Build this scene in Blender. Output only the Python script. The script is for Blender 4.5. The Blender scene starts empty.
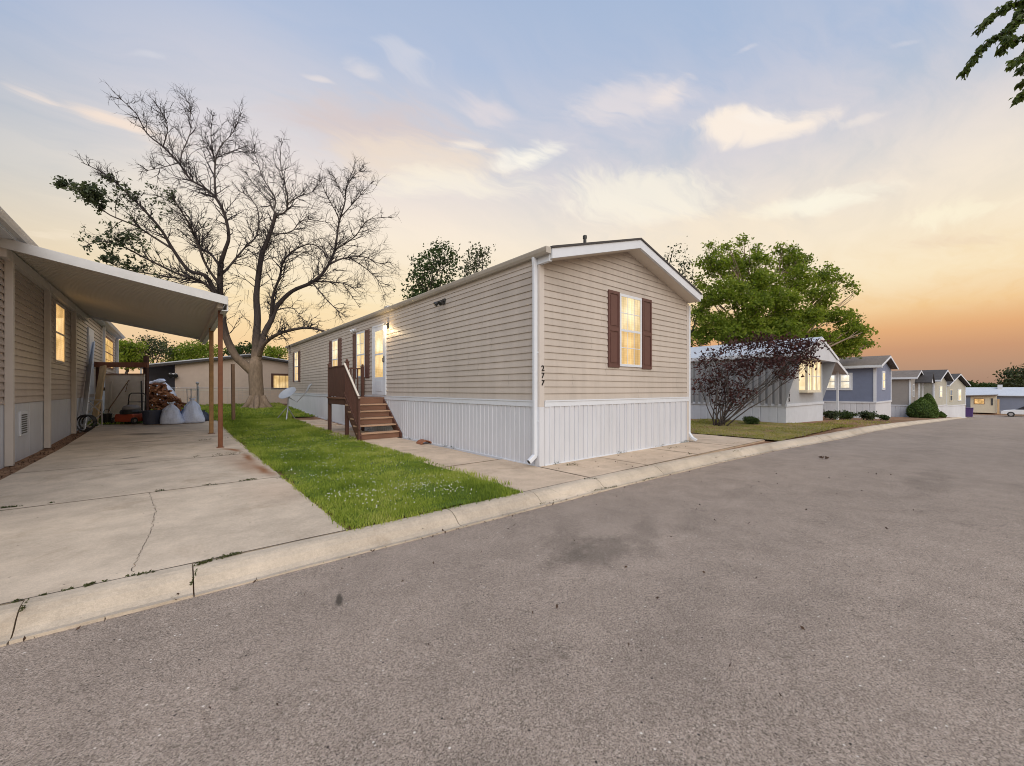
import bpy, math, random
import numpy as np
from mathutils import Vector, Matrix
R = math.radians
scene = bpy.context.scene
COL = scene.collection
rnd = random.Random(7)
npr = np.random.default_rng(7)

# ------------------------------------------------------------------ camera frame
F_PX, CX, HY = 406.0, 512.0, 389.0
EYE = 1.3
YAW = R(39.7)
Fv = Vector((math.sin(YAW), math.cos(YAW), 0)); Rv = Vector((math.cos(YAW), -math.sin(YAW), 0))
def P(x, y, d):
    """world point seen at (x, y) of the photograph, d metres in front of the camera"""
    k = (x - CX) / F_PX; v = (HY - y) / F_PX
    return Vector((0, 0, EYE)) + d * (Fv + k * Rv + Vector((0, 0, v)))
def zx(X):
    s = min(max(0.0, X - 17.0), 60.0)
    return -0.04 * s * s / (s + 6.0)
def zy(Y):
    z = 0.02 * max(0.0, min(Y, 18.0) - 13.0)
    if Y > 18: z += 0.045 * (min(Y, 28.0) - 18.0)
    return z
def gz(X, Y): return zx(X) + zy(Y)
KY = [(-500, 0), (5, 0), (8, -.07), (10.5, -.21), (12.5, -.41), (14.5, -.61), (17.5, -.77), (21.5, -.92), (28, -1.05), (36, -1.1), (76, -.9), (500, -.9)]
def ky(X):                                             # the kerb swings out a little past the second drive
    for (a, u), (b, w) in zip(KY[:-1], KY[1:]):
        if X <= b: t = (X - a) / (b - a); return u + (w - u) * t
    return -.9
def G(x, y):
    """ground point under a pixel"""
    k = (x - CX) / F_PX
    d = EYE * F_PX / max(3.0, y - HY)
    for _ in range(30):
        p = d * (Fv + k * Rv)
        d = 0.5 * d + 0.5 * (EYE - gz(p.x, p.y)) * F_PX / (y - HY)
    p = d * (Fv + k * Rv)
    return Vector((p.x, p.y, gz(p.x, p.y)))

# ------------------------------------------------------------------ node helpers
class NT:
    def __init__(s, tree): s.t = tree; s.t.nodes.clear()
    def n(s, typ, ins=None, **props):
        nd = s.t.nodes.new(typ)
        for k, v in props.items(): setattr(nd, k, v)
        for k, v in (ins or {}).items(): s.set(nd.inputs[k], v)
        return nd
    def set(s, sock, v):
        if isinstance(v, bpy.types.NodeSocket): s.t.links.new(v, sock)
        elif isinstance(v, bpy.types.Node): s.t.links.new(v.outputs[0], sock)
        else:
            if sock.type == 'RGBA' and len(v) == 3: v = (*v, 1)
            sock.default_value = v
    def m(s, op, a, b=0.0, c=0.0, clamp=False):
        return s.n('ShaderNodeMath', {0: a, 1: b, 2: c}, operation=op, use_clamp=clamp).outputs[0]
    def vm(s, op, a, b=(0, 0, 0), out=0):
        return s.n('ShaderNodeVectorMath', {0: a, 1: b}, operation=op).outputs[out]
    def noise(s, vec, scale, detail=4, rough=.55, dist=0.0):
        return s.n('ShaderNodeTexNoise', {'Vector': vec, 'Scale': scale, 'Detail': detail, 'Roughness': rough, 'Distortion': dist}).outputs[0]
    def mr(s, v, a, b, c=0.0, d=1.0, smooth=True):
        return s.n('ShaderNodeMapRange', {0: v, 1: a, 2: b, 3: c, 4: d}, interpolation_type='SMOOTHSTEP' if smooth else 'LINEAR').outputs[0]
    def mix(s, f, a, b, blend='MIX'):
        nd = s.n('ShaderNodeMix', data_type='RGBA', blend_type=blend, clamp_factor=True)
        s.set(nd.inputs[0], f); s.set(nd.inputs[6], a); s.set(nd.inputs[7], b)
        return nd.outputs[2]
    def ramp(s, f, stops, interp='LINEAR'):
        nd = s.n('ShaderNodeValToRGB', {0: f}); cr = nd.color_ramp; cr.interpolation = interp
        while len(cr.elements) < len(stops): cr.elements.new(.5)
        for e, (p, c) in zip(cr.elements, stops): e.position = p; e.color = (*c, 1) if len(c) == 3 else c
        return nd.outputs[0]
    def blob(s, vec, cx, cy, a, b, ang):
        mp = s.n('ShaderNodeMapping', {'Vector': vec, 'Location': (cx, cy, 0), 'Rotation': (0, 0, ang), 'Scale': (a, b, 1)}, vector_type='TEXTURE')
        v = s.vm('MULTIPLY', mp, (1, 1, 0))
        return s.mr(s.vm('LENGTH', v, out=1), 1.0, 0.0, 0.0, 1.0)
    def pos(s): return s.n('ShaderNodeNewGeometry').outputs['Position']
    def out(s, sh, disp=None):
        o = s.n('ShaderNodeOutputMaterial'); s.t.links.new(sh if isinstance(sh, bpy.types.NodeSocket) else sh.outputs[0], o.inputs[0])
    def pbr(s, col, rough=.6, metal=0.0, spec=.4, bump=None, bstr=.3, bdist=.01, **kw):
        ins = {'Base Color': col, 'Roughness': rough, 'Metallic': metal, 'Specular IOR Level': spec}
        ins.update(kw)
        nd = s.n('ShaderNodeBsdfPrincipled', ins)
        if bump is not None:
            b = s.n('ShaderNodeBump', {'Height': bump, 'Strength': bstr, 'Distance': bdist}); s.set(nd.inputs['Normal'], b.outputs[0])
        return nd
def newmat(name):
    m = bpy.data.materials.new(name); m.use_nodes = True
    return m, NT(m.node_tree)
def MAT(name, base, rough=.6, noise=((1.5, .25), (18, .2)), bump=None, metal=0.0, spec=.4, stretch=(1, 1, 1), **kw):
    """plain surface: base colour times a few octaves of wear"""
    m, t = newmat(name)
    pos = t.vm('MULTIPLY', t.pos(), stretch)
    f = 1.0
    for sc, a in noise:
        n = t.noise(pos, sc)
        f = t.m('ADD', f, t.m('MULTIPLY', t.m('SUBTRACT', n, .5), a * 2))
    sc = t.n('ShaderNodeVectorMath', {0: base, 'Scale': f}, operation='SCALE').outputs[0]
    b = t.noise(pos, bump[0], 3) if bump else None
    t.out(t.pbr(sc, rough, metal, spec, b, bump[1] if bump else .3, bump[2] if bump and len(bump) > 2 else .01, **kw))
    return m

# ------------------------------------------------------------------ mesh helpers
class MB:
    def __init__(s): s.v = []; s.f = []; s.mi = []; s.cur = 0
    def add(s, vs, fs):
        b = len(s.v); s.v.extend([tuple(p) for p in vs]); s.f.extend([tuple(b + i for i in f) for f in fs]); s.mi.extend([s.cur] * len(fs)); return s
    def box(s, x0, x1, y0, y1, z0, z1):
        return s.add([(x0,y0,z0),(x1,y0,z0),(x1,y1,z0),(x0,y1,z0),(x0,y0,z1),(x1,y0,z1),(x1,y1,z1),(x0,y1,z1)],
              [(0,3,2,1),(4,5,6,7),(0,1,5,4),(1,2,6,5),(2,3,7,6),(3,0,4,7)])
    def bar(s, a, b, w, h, up=(0, 0, 1)):
        """square bar from a to b: w across, h along up"""
        a = Vector(a); b = Vector(b); d = (b - a).normalized(); up = Vector(up)
        if abs(d.dot(up)) > .99: up = Vector((0, 1, 0))
        sd = d.cross(up).normalized(); u = sd.cross(d).normalized()
        vs = []
        for p in (a, b):
            for i, j in ((-1,-1),(1,-1),(1,1),(-1,1)): vs.append(p + sd * (i * w / 2) + u * (j * h / 2))
        return s.add(vs, [(3,2,1,0),(4,5,6,7),(0,1,5,4),(1,2,6,5),(2,3,7,6),(3,0,4,7)])
    def quad(s, *p): return s.add(p, [tuple(range(len(p)))])
    def prism(s, poly, ext):
        ext = Vector(ext); n = len(poly); a = [Vector(p) for p in poly]; b = [p + ext for p in a]
        return s.add(a + b, [tuple(range(n - 1, -1, -1)), tuple(range(n, 2 * n))] + [(i, (i + 1) % n, n + (i + 1) % n, n + i) for i in range(n)])
    def tube(s, pts, rad, n=8, cap=True, flat=1.0):
        pts = [Vector(p) for p in pts]
        if not hasattr(rad, '__len__'): rad = [rad] * len(pts)
        b = len(s.v); ref = None; m = len(pts)
        for i, p in enumerate(pts):
            t = (pts[min(i + 1, m - 1)] - pts[max(i - 1, 0)])
            t = t.normalized() if t.length > 1e-9 else Vector((0, 0, 1))
            if ref is None:
                ref = t.orthogonal().normalized()
            else:
                ref = (ref - t * ref.dot(t)); ref = ref.normalized() if ref.length > 1e-6 else t.orthogonal().normalized()
            q = t.cross(ref)
            for k in range(n):
                a = 2 * math.pi * k / n
                s.v.append(tuple(p + (ref * math.cos(a) + q * math.sin(a) * flat) * rad[i]))
        fs = []
        for i in range(m - 1):
            for k in range(n):
                k2 = (k + 1) % n
                fs.append((b + i * n + k, b + i * n + k2, b + (i + 1) * n + k2, b + (i + 1) * n + k))
        if cap: fs += [tuple(b + k for k in range(n - 1, -1, -1)), tuple(b + (m - 1) * n + k for k in range(n))]
        s.f.extend(fs); s.mi.extend([s.cur] * len(fs)); return s
    def lathe(s, c, prof, n=20, axis=(0, 0, 1), squash=1.0):
        """prof: (radius, height along axis) pairs round centre c"""
        ax = Vector(axis).normalized(); e = ax.orthogonal().normalized(); g = ax.cross(e); c = Vector(c); b = len(s.v)
        for r, h in prof:
            for k in range(n):
                a = 2 * math.pi * k / n
                s.v.append(tuple(c + ax * h + (e * math.cos(a) + g * math.sin(a) * squash) * r))
        m = len(prof); fs = []
        for i in range(m - 1):
            for k in range(n):
                k2 = (k + 1) % n; fs.append((b+i*n+k, b+i*n+k2, b+(i+1)*n+k2, b+(i+1)*n+k))
        fs += [tuple(b + k for k in range(n - 1, -1, -1)), tuple(b + (m - 1) * n + k for k in range(n))]
        s.f.extend(fs); s.mi.extend([s.cur] * len(fs)); return s
    def grid(s, xs, ys, zf):
        nx, ny = len(xs), len(ys)
        return s.add([(x, y, zf(x, y)) for y in ys for x in xs],
                     [(j*nx+i, j*nx+i+1, (j+1)*nx+i+1, (j+1)*nx+i) for j in range(ny-1) for i in range(nx-1)])
    def build(s, name, mats, parent=None, smooth=False, bevel=0.0):
        me = bpy.data.meshes.new(name)
        off = Vector((0, 0, 0)); q = parent
        while q is not None: off += q.location; q = q.parent
        me.from_pydata([(x - off.x, y - off.y, z - off.z) for x, y, z in s.v], [], s.f)
        for m in (mats if isinstance(mats, (list, tuple)) else [mats]): me.materials.append(m)
        if any(s.mi): me.polygons.foreach_set('material_index', s.mi)
        if smooth: me.polygons.foreach_set('use_smooth', [True] * len(s.f))
        me.update()
        o = bpy.data.objects.new(name, me); COL.objects.link(o)
        if parent is not None: o.parent = parent
        if bevel:
            b = o.modifiers.new('bevel', 'BEVEL'); b.width = bevel; b.segments = 2; b.limit_method = 'ANGLE'; b.angle_limit = R(40)
        return o
def np_mesh(name, verts, faces, mat, parent=None):
    """big mesh from numpy arrays; faces all with the same corner count"""
    off = Vector((0, 0, 0)); q = parent
    while q is not None: off += q.location; q = q.parent
    verts = np.asarray(verts, dtype=np.float32) - np.array(off, dtype=np.float32)
    faces = np.asarray(faces, dtype=np.int32); k = faces.shape[1]
    me = bpy.data.meshes.new(name)
    me.vertices.add(len(verts)); me.vertices.foreach_set('co', verts.ravel())
    me.loops.add(faces.size); me.loops.foreach_set('vertex_index', faces.ravel())
    me.polygons.add(len(faces)); me.polygons.foreach_set('loop_start', np.arange(0, faces.size, k, dtype=np.int32))
    me.update(calc_edges=True); me.validate(); me.materials.append(mat)
    o = bpy.data.objects.new(name, me); COL.objects.link(o)
    if parent is not None: o.parent = parent
    return o
def thing(name, label, cat, loc=(0, 0, 0), group=None):
    o = bpy.data.objects.new(name, None); COL.objects.link(o); o.location = loc; o.empty_display_size = .2
    return tag(o, label, cat, group)
def tag(o, label, cat, group=None):
    o['label'] = label; o['category'] = cat
    if group: o['group'] = group
    return o
def struct(o): o['kind'] = 'structure'; return o
def stuff(o): o['kind'] = 'stuff'; return o
def copy_tree(o, parent=None):
    c = o.copy(); COL.objects.link(c)
    if parent is not None: c.parent = parent
    for ch in list(o.children): copy_tree(ch, c)
    return c
def text_obj(name, txt, size, depth, mat, parent, loc, rot, spacing=1.0):
    cu = bpy.data.curves.new(name + '_curve', 'FONT'); cu.body = txt; cu.size = size; cu.extrude = depth; cu.align_x = 'CENTER'; cu.align_y = 'CENTER'
    cu.offset = size * .012
    tmp = bpy.data.objects.new(name + '_tmp', cu); COL.objects.link(tmp)
    me = bpy.data.meshes.new_from_object(tmp.evaluated_get(bpy.context.evaluated_depsgraph_get()))
    COL.objects.unlink(tmp); bpy.data.objects.remove(tmp); bpy.data.curves.remove(cu)
    me.materials.clear(); me.materials.append(mat)
    o = bpy.data.objects.new(name, me); COL.objects.link(o); o.parent = parent
    off = Vector((0, 0, 0)); q = parent
    while q is not None: off += q.location; q = q.parent
    o.location = Vector(loc) - off; o.rotation_euler = rot
    return o

# ------------------------------------------------------------------ materials
M = {}
def mat_siding(name, base):
    """vinyl courses in batches: each panel length a shade apart, faint vertical rain streaks"""
    m, t = newmat(name); p = t.pos(); s = t.n('ShaderNodeSeparateXYZ', {0: p})
    row = t.m('FLOOR', t.m('DIVIDE', t.m('SUBTRACT', s.outputs[2], 1.105), .235))
    al = t.m('ADD', t.m('ADD', s.outputs[0], s.outputs[1]), t.m('MULTIPLY', t.n('ShaderNodeTexWhiteNoise', {'W': row}, noise_dimensions='1D').outputs[0], 3.66))
    cell = t.n('ShaderNodeCombineXYZ', {0: t.m('FLOOR', t.m('DIVIDE', al, 3.66)), 1: row}).outputs[0]
    wn = t.n('ShaderNodeTexWhiteNoise', {'Vector': cell}, noise_dimensions='2D').outputs[0]
    seam = t.mr(t.m('ABSOLUTE', t.m('SUBTRACT', t.m('FRACT', t.m('DIVIDE', al, 3.66)), .5)), .4985, .4993)
    st = t.mr(t.noise(t.vm('MULTIPLY', p, (1, 1, .09)), 5.5, 5, .65), .3, .72)
    bl = t.mr(t.noise(p, .55, 4), .3, .7)
    f = t.m('ADD', .84, t.m('ADD', t.m('MULTIPLY', wn, .075), t.m('ADD', t.m('MULTIPLY', st, .11), t.m('MULTIPLY', bl, .13))))
    f = t.m('MULTIPLY', f, t.m('SUBTRACT', 1.0, t.m('MULTIPLY', seam, .35)))
    c = t.n('ShaderNodeVectorMath', {0: base, 'Scale': f}, operation='SCALE').outputs[0]
    wave = t.noise(t.vm('MULTIPLY', p, (1, 1, 3)), 1.6, 2)
    t.out(t.pbr(c, .48, spec=.35, bump=wave, bstr=.25, bdist=.02)); return m
M['siding'] = mat_siding('tan_vinyl', (.445, .395, .35))
M['siding_left'] = mat_siding('grey_tan_vinyl', (.42, .352, .312))
M['corner'] = MAT('corner_trim_tan', (.52, .475, .44), .5, ((2, .1),))
M['white'] = MAT('white_paint', (.61, .64, .69), .45, ((1.2, .07), (9, .06)))
M['skirt'] = MAT('white_vinyl_skirting', (.545, .56, .60), .45, ((.8, .14), (7, .10)), stretch=(1, 1, .22))
M['gutter'] = MAT('gutter_metal', (.56, .56, .56), .4, ((1, .12), (8, .08)))
M['soffit'] = MAT('soffit_panel', (.60, .54, .465), .55, ((1, .08),))
M['gutter_tan'] = MAT('tan_gutter_metal', (.40, .37, .33), .45, ((1, .15), (8, .1)))
M['shingle'] = MAT('dark_shingle', (.06, .055, .055), .9, ((3, .3), (40, .4)), (60, .5, .01))
M['shingle_brown'] = MAT('brown_shingle', (.17, .14, .12), .9, ((3, .3), (30, .4)), (60, .5, .01))
M['shutter'] = MAT('maroon_shutter', (.10, .046, .04), .45, ((2, .15), (14, .12)))
M['deck'] = MAT('stained_deck_wood', (.085, .036, .025), .6, ((2, .3), (14, .3)), (30, .25, .004), stretch=(1, 1, .3))
M['tread'] = MAT('worn_tread_wood', (.17, .085, .052), .65, ((2, .35), (12, .35)), (30, .3, .004), stretch=(.3, 1, 1))
M['tread_pale'] = MAT('bare_tread_wood', (.40, .255, .165), .65, ((2, .35), (12, .35)), (30, .3, .004), stretch=(.3, 1, 1))
M['black'] = MAT('black_plastic', (.02, .02, .022), .4, ((3, .2),))
M['core'] = MAT('bush_core', (.03, .055, .016), .95, ((6, .5),))
M['digit'] = MAT('black_metal_digit', (.015, .013, .013), .35, ((3, .1),))
M['steel'] = MAT('grey_steel', (.42, .43, .45), .35, ((4, .15),), metal=.6)
M['dish'] = MAT('dish_grey', (.30, .32, .35), .4, ((3, .12),))
M['rust_post'] = MAT('rusty_painted_post', (.155, .055, .022), .6, ((1.2, .35), (9, .45)), (40, .3, .004))
M['tan_post'] = MAT('ochre_painted_post', (.27, .15, .058), .6, ((1.2, .3), (9, .35)), (40, .3, .004))
M['brown_post'] = MAT('brown_weathered_post', (.17, .10, .06), .75, ((2, .3), (15, .3)), (40, .3, .004))
M['timber'] = MAT('raw_timber', (.55, .38, .20), .65, ((1.5, .2), (12, .3)), stretch=(1, 1, .15))
M['panelboard'] = MAT('plain_board', (.78, .72, .66), .6, ((1, .15), (7, .15)))
M['rail_wood'] = MAT('red_brown_board', (.24, .095, .05), .65, ((1.5, .3), (10, .3)), stretch=(.3, 1, 1))
M['log_bark'] = MAT('log_bark', (.15, .062, .034), .85, ((6, .4), (30, .5)), (30, .6, .01))
M['log_end'] = MAT('split_log_wood', (.34, .155, .075), .75, ((6, .4), (30, .3)))
M['bag'] = MAT('white_plastic_bag', (.58, .65, .82), .32, ((5, .12), (20, .1)), (14, .6, .03))
M['navy'] = MAT('dark_blue_plastic', (.035, .042, .07), .45, ((4, .25),))
M['blue_tarp'] = MAT('blue_tarp', (.10, .14, .26), .45, ((5, .3),), (9, .7, .03))
M['orange'] = MAT('orange_paint', (.33, .055, .018), .4, ((5, .25),))
M['mower_grey'] = MAT('mower_grey', (.18, .17, .17), .45, ((5, .25),))
M['bark'] = MAT('pale_bark', (.20, .145, .10), .85, ((1.5, .35), (14, .55)), (18, .9, .03), stretch=(1, 1, .35))
M['bark_dark'] = MAT('young_dark_bark', (.065, .052, .046), .85, ((2, .3), (16, .35)), (25, .6, .02))
M['limb'] = None
M['twig'] = MAT('dark_twig', (.028, .023, .025), .9, ((3, .3),))
M['brick'] = MAT('terracotta', (.26, .10, .05), .8, ((5, .3), (30, .3)), (30, .4, .01))
M['grey_trailer'] = MAT('grey_ribbed_metal', (.27, .275, .285), .5, ((.8, .12), (5, .1)), stretch=(1, 1, .3))
M['grey_front'] = MAT('grey_front_panel', (.34, .36, .39), .5, ((.8, .1), (5, .08)))
M['roof_white'] = MAT('white_coated_roof', (.50, .53, .58), .5, ((1, .12), (6, .1)))
M['blue_wall'] = MAT('slate_blue_paint', (.155, .185, .275), .6, ((1, .12), (6, .1)))
M['taupe_wall'] = MAT('taupe_paint', (.27, .25, .235), .6, ((1, .1), (6, .1)))
M['sage_wall'] = MAT('pale_sage_paint', (.38, .37, .32), .6, ((1, .1), (6, .1)))
M['cream_wall'] = MAT('cream_paint', (.62, .56, .43), .6, ((1, .1), (6, .1)))
M['pinkbeige'] = MAT('pink_beige_panel', (.50, .40, .335), .65, ((.6, .12), (5, .1)))
M['steelblue'] = MAT('steel_blue_panel', (.20, .23, .31), .6, ((1, .1),))
M['purple'] = MAT('purple_plastic', (.075, .04, .15), .45, ((4, .2),))
M['carpaint'] = MAT('white_car_paint', (.70, .71, .73), .2, ((1, .05),), spec=.6)
M['carglass'] = MAT('dark_car_glass', (.02, .022, .028), .06, ((1, .05),), spec=.8)
M['rubber'] = MAT('tyre_rubber', (.02, .02, .02), .8, ((5, .3),))
M['soil'] = None

def mat_ground():
    m, t = newmat('bare_earth'); p = t.pos()
    n1 = t.noise(p, .22, 4); n2 = t.noise(p, 2.2, 5, .6); n3 = t.noise(p, 26, 3)
    c = t.ramp(n2, [(.28, (.11, .062, .038)), (.5, (.24, .135, .08)), (.72, (.33, .205, .125))])
    c = t.mix(t.mr(n1, .55, .68, 0, .6), c, (.09, .09, .035))
    f = t.m('ADD', .7, t.m('MULTIPLY', n3, .6))
    c = t.n('ShaderNodeVectorMath', {0: c, 'Scale': f}, operation='SCALE').outputs[0]
    t.out(t.pbr(c, .95, spec=.15, bump=t.m('ADD', n2, t.m('MULTIPLY', n3, .4)), bstr=.7, bdist=.04)); return m
def mat_lawn():
    m, t = newmat('lawn_soil'); p = t.pos()
    n1 = t.noise(p, .8, 4); n2 = t.noise(p, 7, 4); n3 = t.noise(p, 60, 2)
    c = t.ramp(n1, [(.3, (.08, .12, .018)), (.55, (.10, .15, .025)), (.75, (.15, .14, .04))])
    f = t.m('ADD', .45, t.m('ADD', t.m('MULTIPLY', n2, .6), t.m('MULTIPLY', n3, .5)))
    c = t.n('ShaderNodeVectorMath', {0: c, 'Scale': f}, operation='SCALE').outputs[0]
    t.out(t.pbr(c, .95, spec=.1, bump=n3, bstr=.6, bdist=.03)); return m
def mat_dry_lawn():
    m, t = newmat('dry_lawn_soil'); p = t.pos()
    n1 = t.noise(p, .9, 5, .6); n3 = t.noise(p, 45, 2)
    c = t.ramp(n1, [(.36, (.27, .17, .09)), (.5, (.20, .18, .065)), (.62, (.30, .20, .11))])
    f = t.m('ADD', .5, n3)
    c = t.n('ShaderNodeVectorMath', {0: c, 'Scale': f}, operation='SCALE').outputs[0]
    t.out(t.pbr(c, .95, spec=.1, bump=n3, bstr=.6, bdist=.03)); return m
def mat_asphalt():
    m, t = newmat('worn_asphalt'); p = t.pos()
    big = t.noise(p, .35, 4, .6); mid = t.noise(p, 3.2, 5, .65)
    v = t.n('ShaderNodeTexVoronoi', {'Vector': p, 'Scale': 150.0, 'Randomness': 1.0})
    v2 = t.n('ShaderNodeTexVoronoi', {'Vector': p, 'Scale': 42.0, 'Randomness': 1.0})
    g = t.n('ShaderNodeSeparateColor', {0: v.outputs['Color']})
    g2 = t.n('ShaderNodeSeparateColor', {0: v2.outputs['Color']})
    fine = t.noise(p, 140, 2, .7)
    stone = t.ramp(g.outputs[0], [(0, (.225, .178, .142)), (.45, (.345, .275, .222)), (.86, (.41, .33, .27)), (1, (.50, .41, .34))])
    pit = t.mr(fine, .33, .50, .36, 1.0)
    c = t.n('ShaderNodeVectorMath', {0: stone, 'Scale': pit}, operation='SCALE').outputs[0]
    gate = t.mr(v2.outputs['Distance'], .30, .14)
    c = t.mix(t.m('MULTIPLY', gate, t.m('GREATER_THAN', g2.outputs[0], .975)), c, (.70, .64, .57))      # pale chips
    c = t.mix(t.m('MULTIPLY', gate, t.m('LESS_THAN', g2.outputs[0], .03)), c, (.03, .024, .022))       # dark chips
    bigs = t.mr(big, .28, .72); mids = t.mr(mid, .28, .72)
    ysep = t.n('ShaderNodeSeparateXYZ', {0: t.vm('ADD', p, t.n('ShaderNodeVectorMath', {0: t.n('ShaderNodeTexNoise', {'Vector': p, 'Scale': .5, 'Detail': 3.0}).outputs[1], 'Scale': .9}, operation='SCALE').outputs[0])}).outputs[1]
    lane = t.m('ADD', t.m('POWER', t.m('ABSOLUTE', t.m('SINE', t.m('MULTIPLY', ysep, 1.9))), 1.0), 0.0)      # polished wheel tracks run along the road
    f = t.m('ADD', .77, t.m('ADD', t.m('MULTIPLY', bigs, .17), t.m('ADD', t.m('MULTIPLY', mids, .19), t.m('MULTIPLY', lane, .07))))
    c = t.n('ShaderNodeVectorMath', {0: c, 'Scale': f}, operation='SCALE').outputs[0]
    # oil drips, a rubbed skid mark, a damp seam by the gutter
    for (px, py, a, b, ang, k) in ((602, 533, .75, .45, .4, .42), (565, 524, 1.1, .30, .6, .24), (338, 578, .16, .035, 1.25, .85), (645, 520, .9, .25, .5, .26), (560, 545, .5, .3, .2, .2), (690, 505, .8, .2, .3, .16), (250, 700, .5, .3, .8, .06),
                                   (745, 478, 1.1, .22, .1, .2), (480, 640, .8, .5, .3, .06), (930, 470, 2.5, .4, 0, .18)):
        q = G(px, py + 6)
        e = t.n('ShaderNodeVectorMath', {0: t.n('ShaderNodeTexNoise', {'Vector': p, 'Scale': 3.0, 'Detail': 4.0}).outputs[1], 1: (.5, .5, .5)}, operation='SUBTRACT').outputs[0]
        e = t.n('ShaderNodeVectorMath', {0: e, 'Scale': .55 * min(1, a)}, operation='SCALE').outputs[0]
        bl = t.blob(t.vm('ADD', p, e), q.x, q.y, a, b, ang)
        bl = t.mr(t.m('ADD', bl, t.m('MULTIPLY', t.m('SUBTRACT', t.noise(p, 4.5, 6, .7), .5), 1.5)), .12, .85)
        c = t.mix(t.m('MULTIPLY', bl, k), c, (.055, .045, .035))
    # hairline cracks
    w = t.n('ShaderNodeTexVoronoi', {'Vector': t.vm('ADD', p, t.n('ShaderNodeVectorMath', {0: t.n('ShaderNodeTexNoise', {'Vector': p, 'Scale': 1.4, 'Detail': 5.0}).outputs[1], 'Scale': 1.3}, operation='SCALE').outputs[0]), 'Scale': .22}, feature='DISTANCE_TO_EDGE')
    cr = t.m('MULTIPLY', t.mr(w.outputs[0], .0024, .0006), t.mr(t.noise(p, .23, 2), .56, .66))
    c = t.mix(t.m('MULTIPLY', cr, .35), c, (.09, .075, .065))
    h = t.m('ADD', t.m('MULTIPLY', g.outputs[0], .6), t.m('MULTIPLY', fine, 1.0))
    t.out(t.pbr(c, .88, spec=.25, bump=h, bstr=.55, bdist=.007)); return m
def mat_concrete(name, base, drive=False, warm=False):
    m, t = newmat(name); p = t.pos()
    big = t.mr(t.noise(p, .45, 4, .6), .28, .72); mid = t.mr(t.noise(p, 2.4, 5, .65), .28, .72); fine = t.mr(t.noise(p, 42, 3, .7), .25, .75); grit = t.mr(t.noise(p, 160, 2), .25, .75)
    f = t.m('ADD', .58, t.m('ADD', t.m('MULTIPLY', big, .22), t.m('ADD', t.m('MULTIPLY', mid, .26), t.m('ADD', t.m('MULTIPLY', fine, .16), t.m('MULTIPLY', grit, .18)))))
    c = t.n('ShaderNodeVectorMath', {0: base, 'Scale': f}, operation='SCALE').outputs[0]
    st = t.noise(p, 1.1, 6, .7, .6)
    c = t.mix(t.mr(st, .52, .72, 0, .5), c, (base[0] * .55, base[1] * .50, base[2] * .44))
    pit = t.n('ShaderNodeTexVoronoi', {'Vector': p, 'Scale': 16.0}); pg = t.n('ShaderNodeSeparateColor', {0: pit.outputs['Color']})
    c = t.mix(t.m('MULTIPLY', t.mr(pit.outputs['Distance'], .16, .05), t.m('GREATER_THAN', pg.outputs[0], .93)), c, (.10, .085, .07))
    if drive:
        wv = t.n('ShaderNodeVectorMath', {0: t.n('ShaderNodeVectorMath', {0: t.n('ShaderNodeTexNoise', {'Vector': p, 'Scale': 1.8, 'Detail': 4.0}).outputs[1], 1: (.5, .5, .5)}, operation='SUBTRACT').outputs[0], 'Scale': .22}, operation='SCALE').outputs[0]
        q2 = t.vm('ADD', p, wv)
        def seg(pa, pb, wdt, k, colr):
            nonlocal c
            a = G(*pa); b = G(*pb); d = b - a
            bl = t.blob(q2, (a.x + b.x) / 2, (a.y + b.y) / 2, d.length / 2 + wdt, wdt, math.atan2(d.y, d.x))
            c = t.mix(t.m('MULTIPLY', bl, k), c, colr)
        rust = (.24, .092, .03)
        for pa, pb, w_, k in (((222, 448), (243, 452), .13, .95), ((243, 452), (253, 464), .12, .95), ((253, 464), (276, 478), .13, .9), ((222, 452), (270, 476), .5, .3), ((268, 484), (290, 500), .6, .20), ((240, 460), (262, 476), .3, .4)):
            seg(pa, pb, w_, k, rust)
        oil = (.05, .042, .038)
        for pa, pb, w_, k in (((130, 434), (160, 434), .42, .75), ((125, 443), (160, 441), .22, .4), ((122, 459), (138, 457), .12, .7), ((122, 470), (140, 469), .14, .35), ((134, 475), (140, 474), .12, .25), ((60, 445), (120, 440), .8, .2), ((90, 426), (215, 426), .45, .3), ((200, 437), (222, 436), .2, .3)):
            seg(pa, pb, w_, k, oil)
    h = t.m('ADD', t.m('MULTIPLY', fine, .7), t.m('MULTIPLY', grit, .5))
    t.out(t.pbr(c, .85, spec=.25, bump=h, bstr=.35, bdist=.006)); return m
def mat_limb():
    """pale plated bark low down turning to smooth dark young bark higher up"""
    m, t = newmat('limb_bark'); p = t.pos(); z = t.n('ShaderNodeSeparateXYZ', {0: p}).outputs[2]
    n = t.noise(t.vm('MULTIPLY', p, (1, 1, .35)), 14, 4); n2 = t.noise(p, 1.2, 3)
    f = t.mr(t.m('ADD', z, t.m('MULTIPLY', n2, 1.6)), 2.6, 5.4)
    c = t.mix(f, (.20, .145, .10), (.045, .036, .034))
    c = t.n('ShaderNodeVectorMath', {0: c, 'Scale': t.m('ADD', .55, t.m('MULTIPLY', n, .9))}, operation='SCALE').outputs[0]
    t.out(t.pbr(c, .85, spec=.2, bump=n, bstr=.9, bdist=.03)); return m
M['limb'] = mat_limb()
M['ground'] = mat_ground(); M['lawn'] = mat_lawn(); M['dry_lawn'] = mat_dry_lawn(); M['asphalt'] = mat_asphalt()
M['drive'] = mat_concrete('driveway_concrete', (.545, .445, .34), True)
M['walk'] = mat_concrete('walk_concrete', (.54, .42, .31))
M['kerb'] = mat_concrete('kerb_concrete', (.485, .405, .315))
M['crack'] = MAT('crack_dirt', (.07, .055, .04), .95, ((9, .4),))

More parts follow.
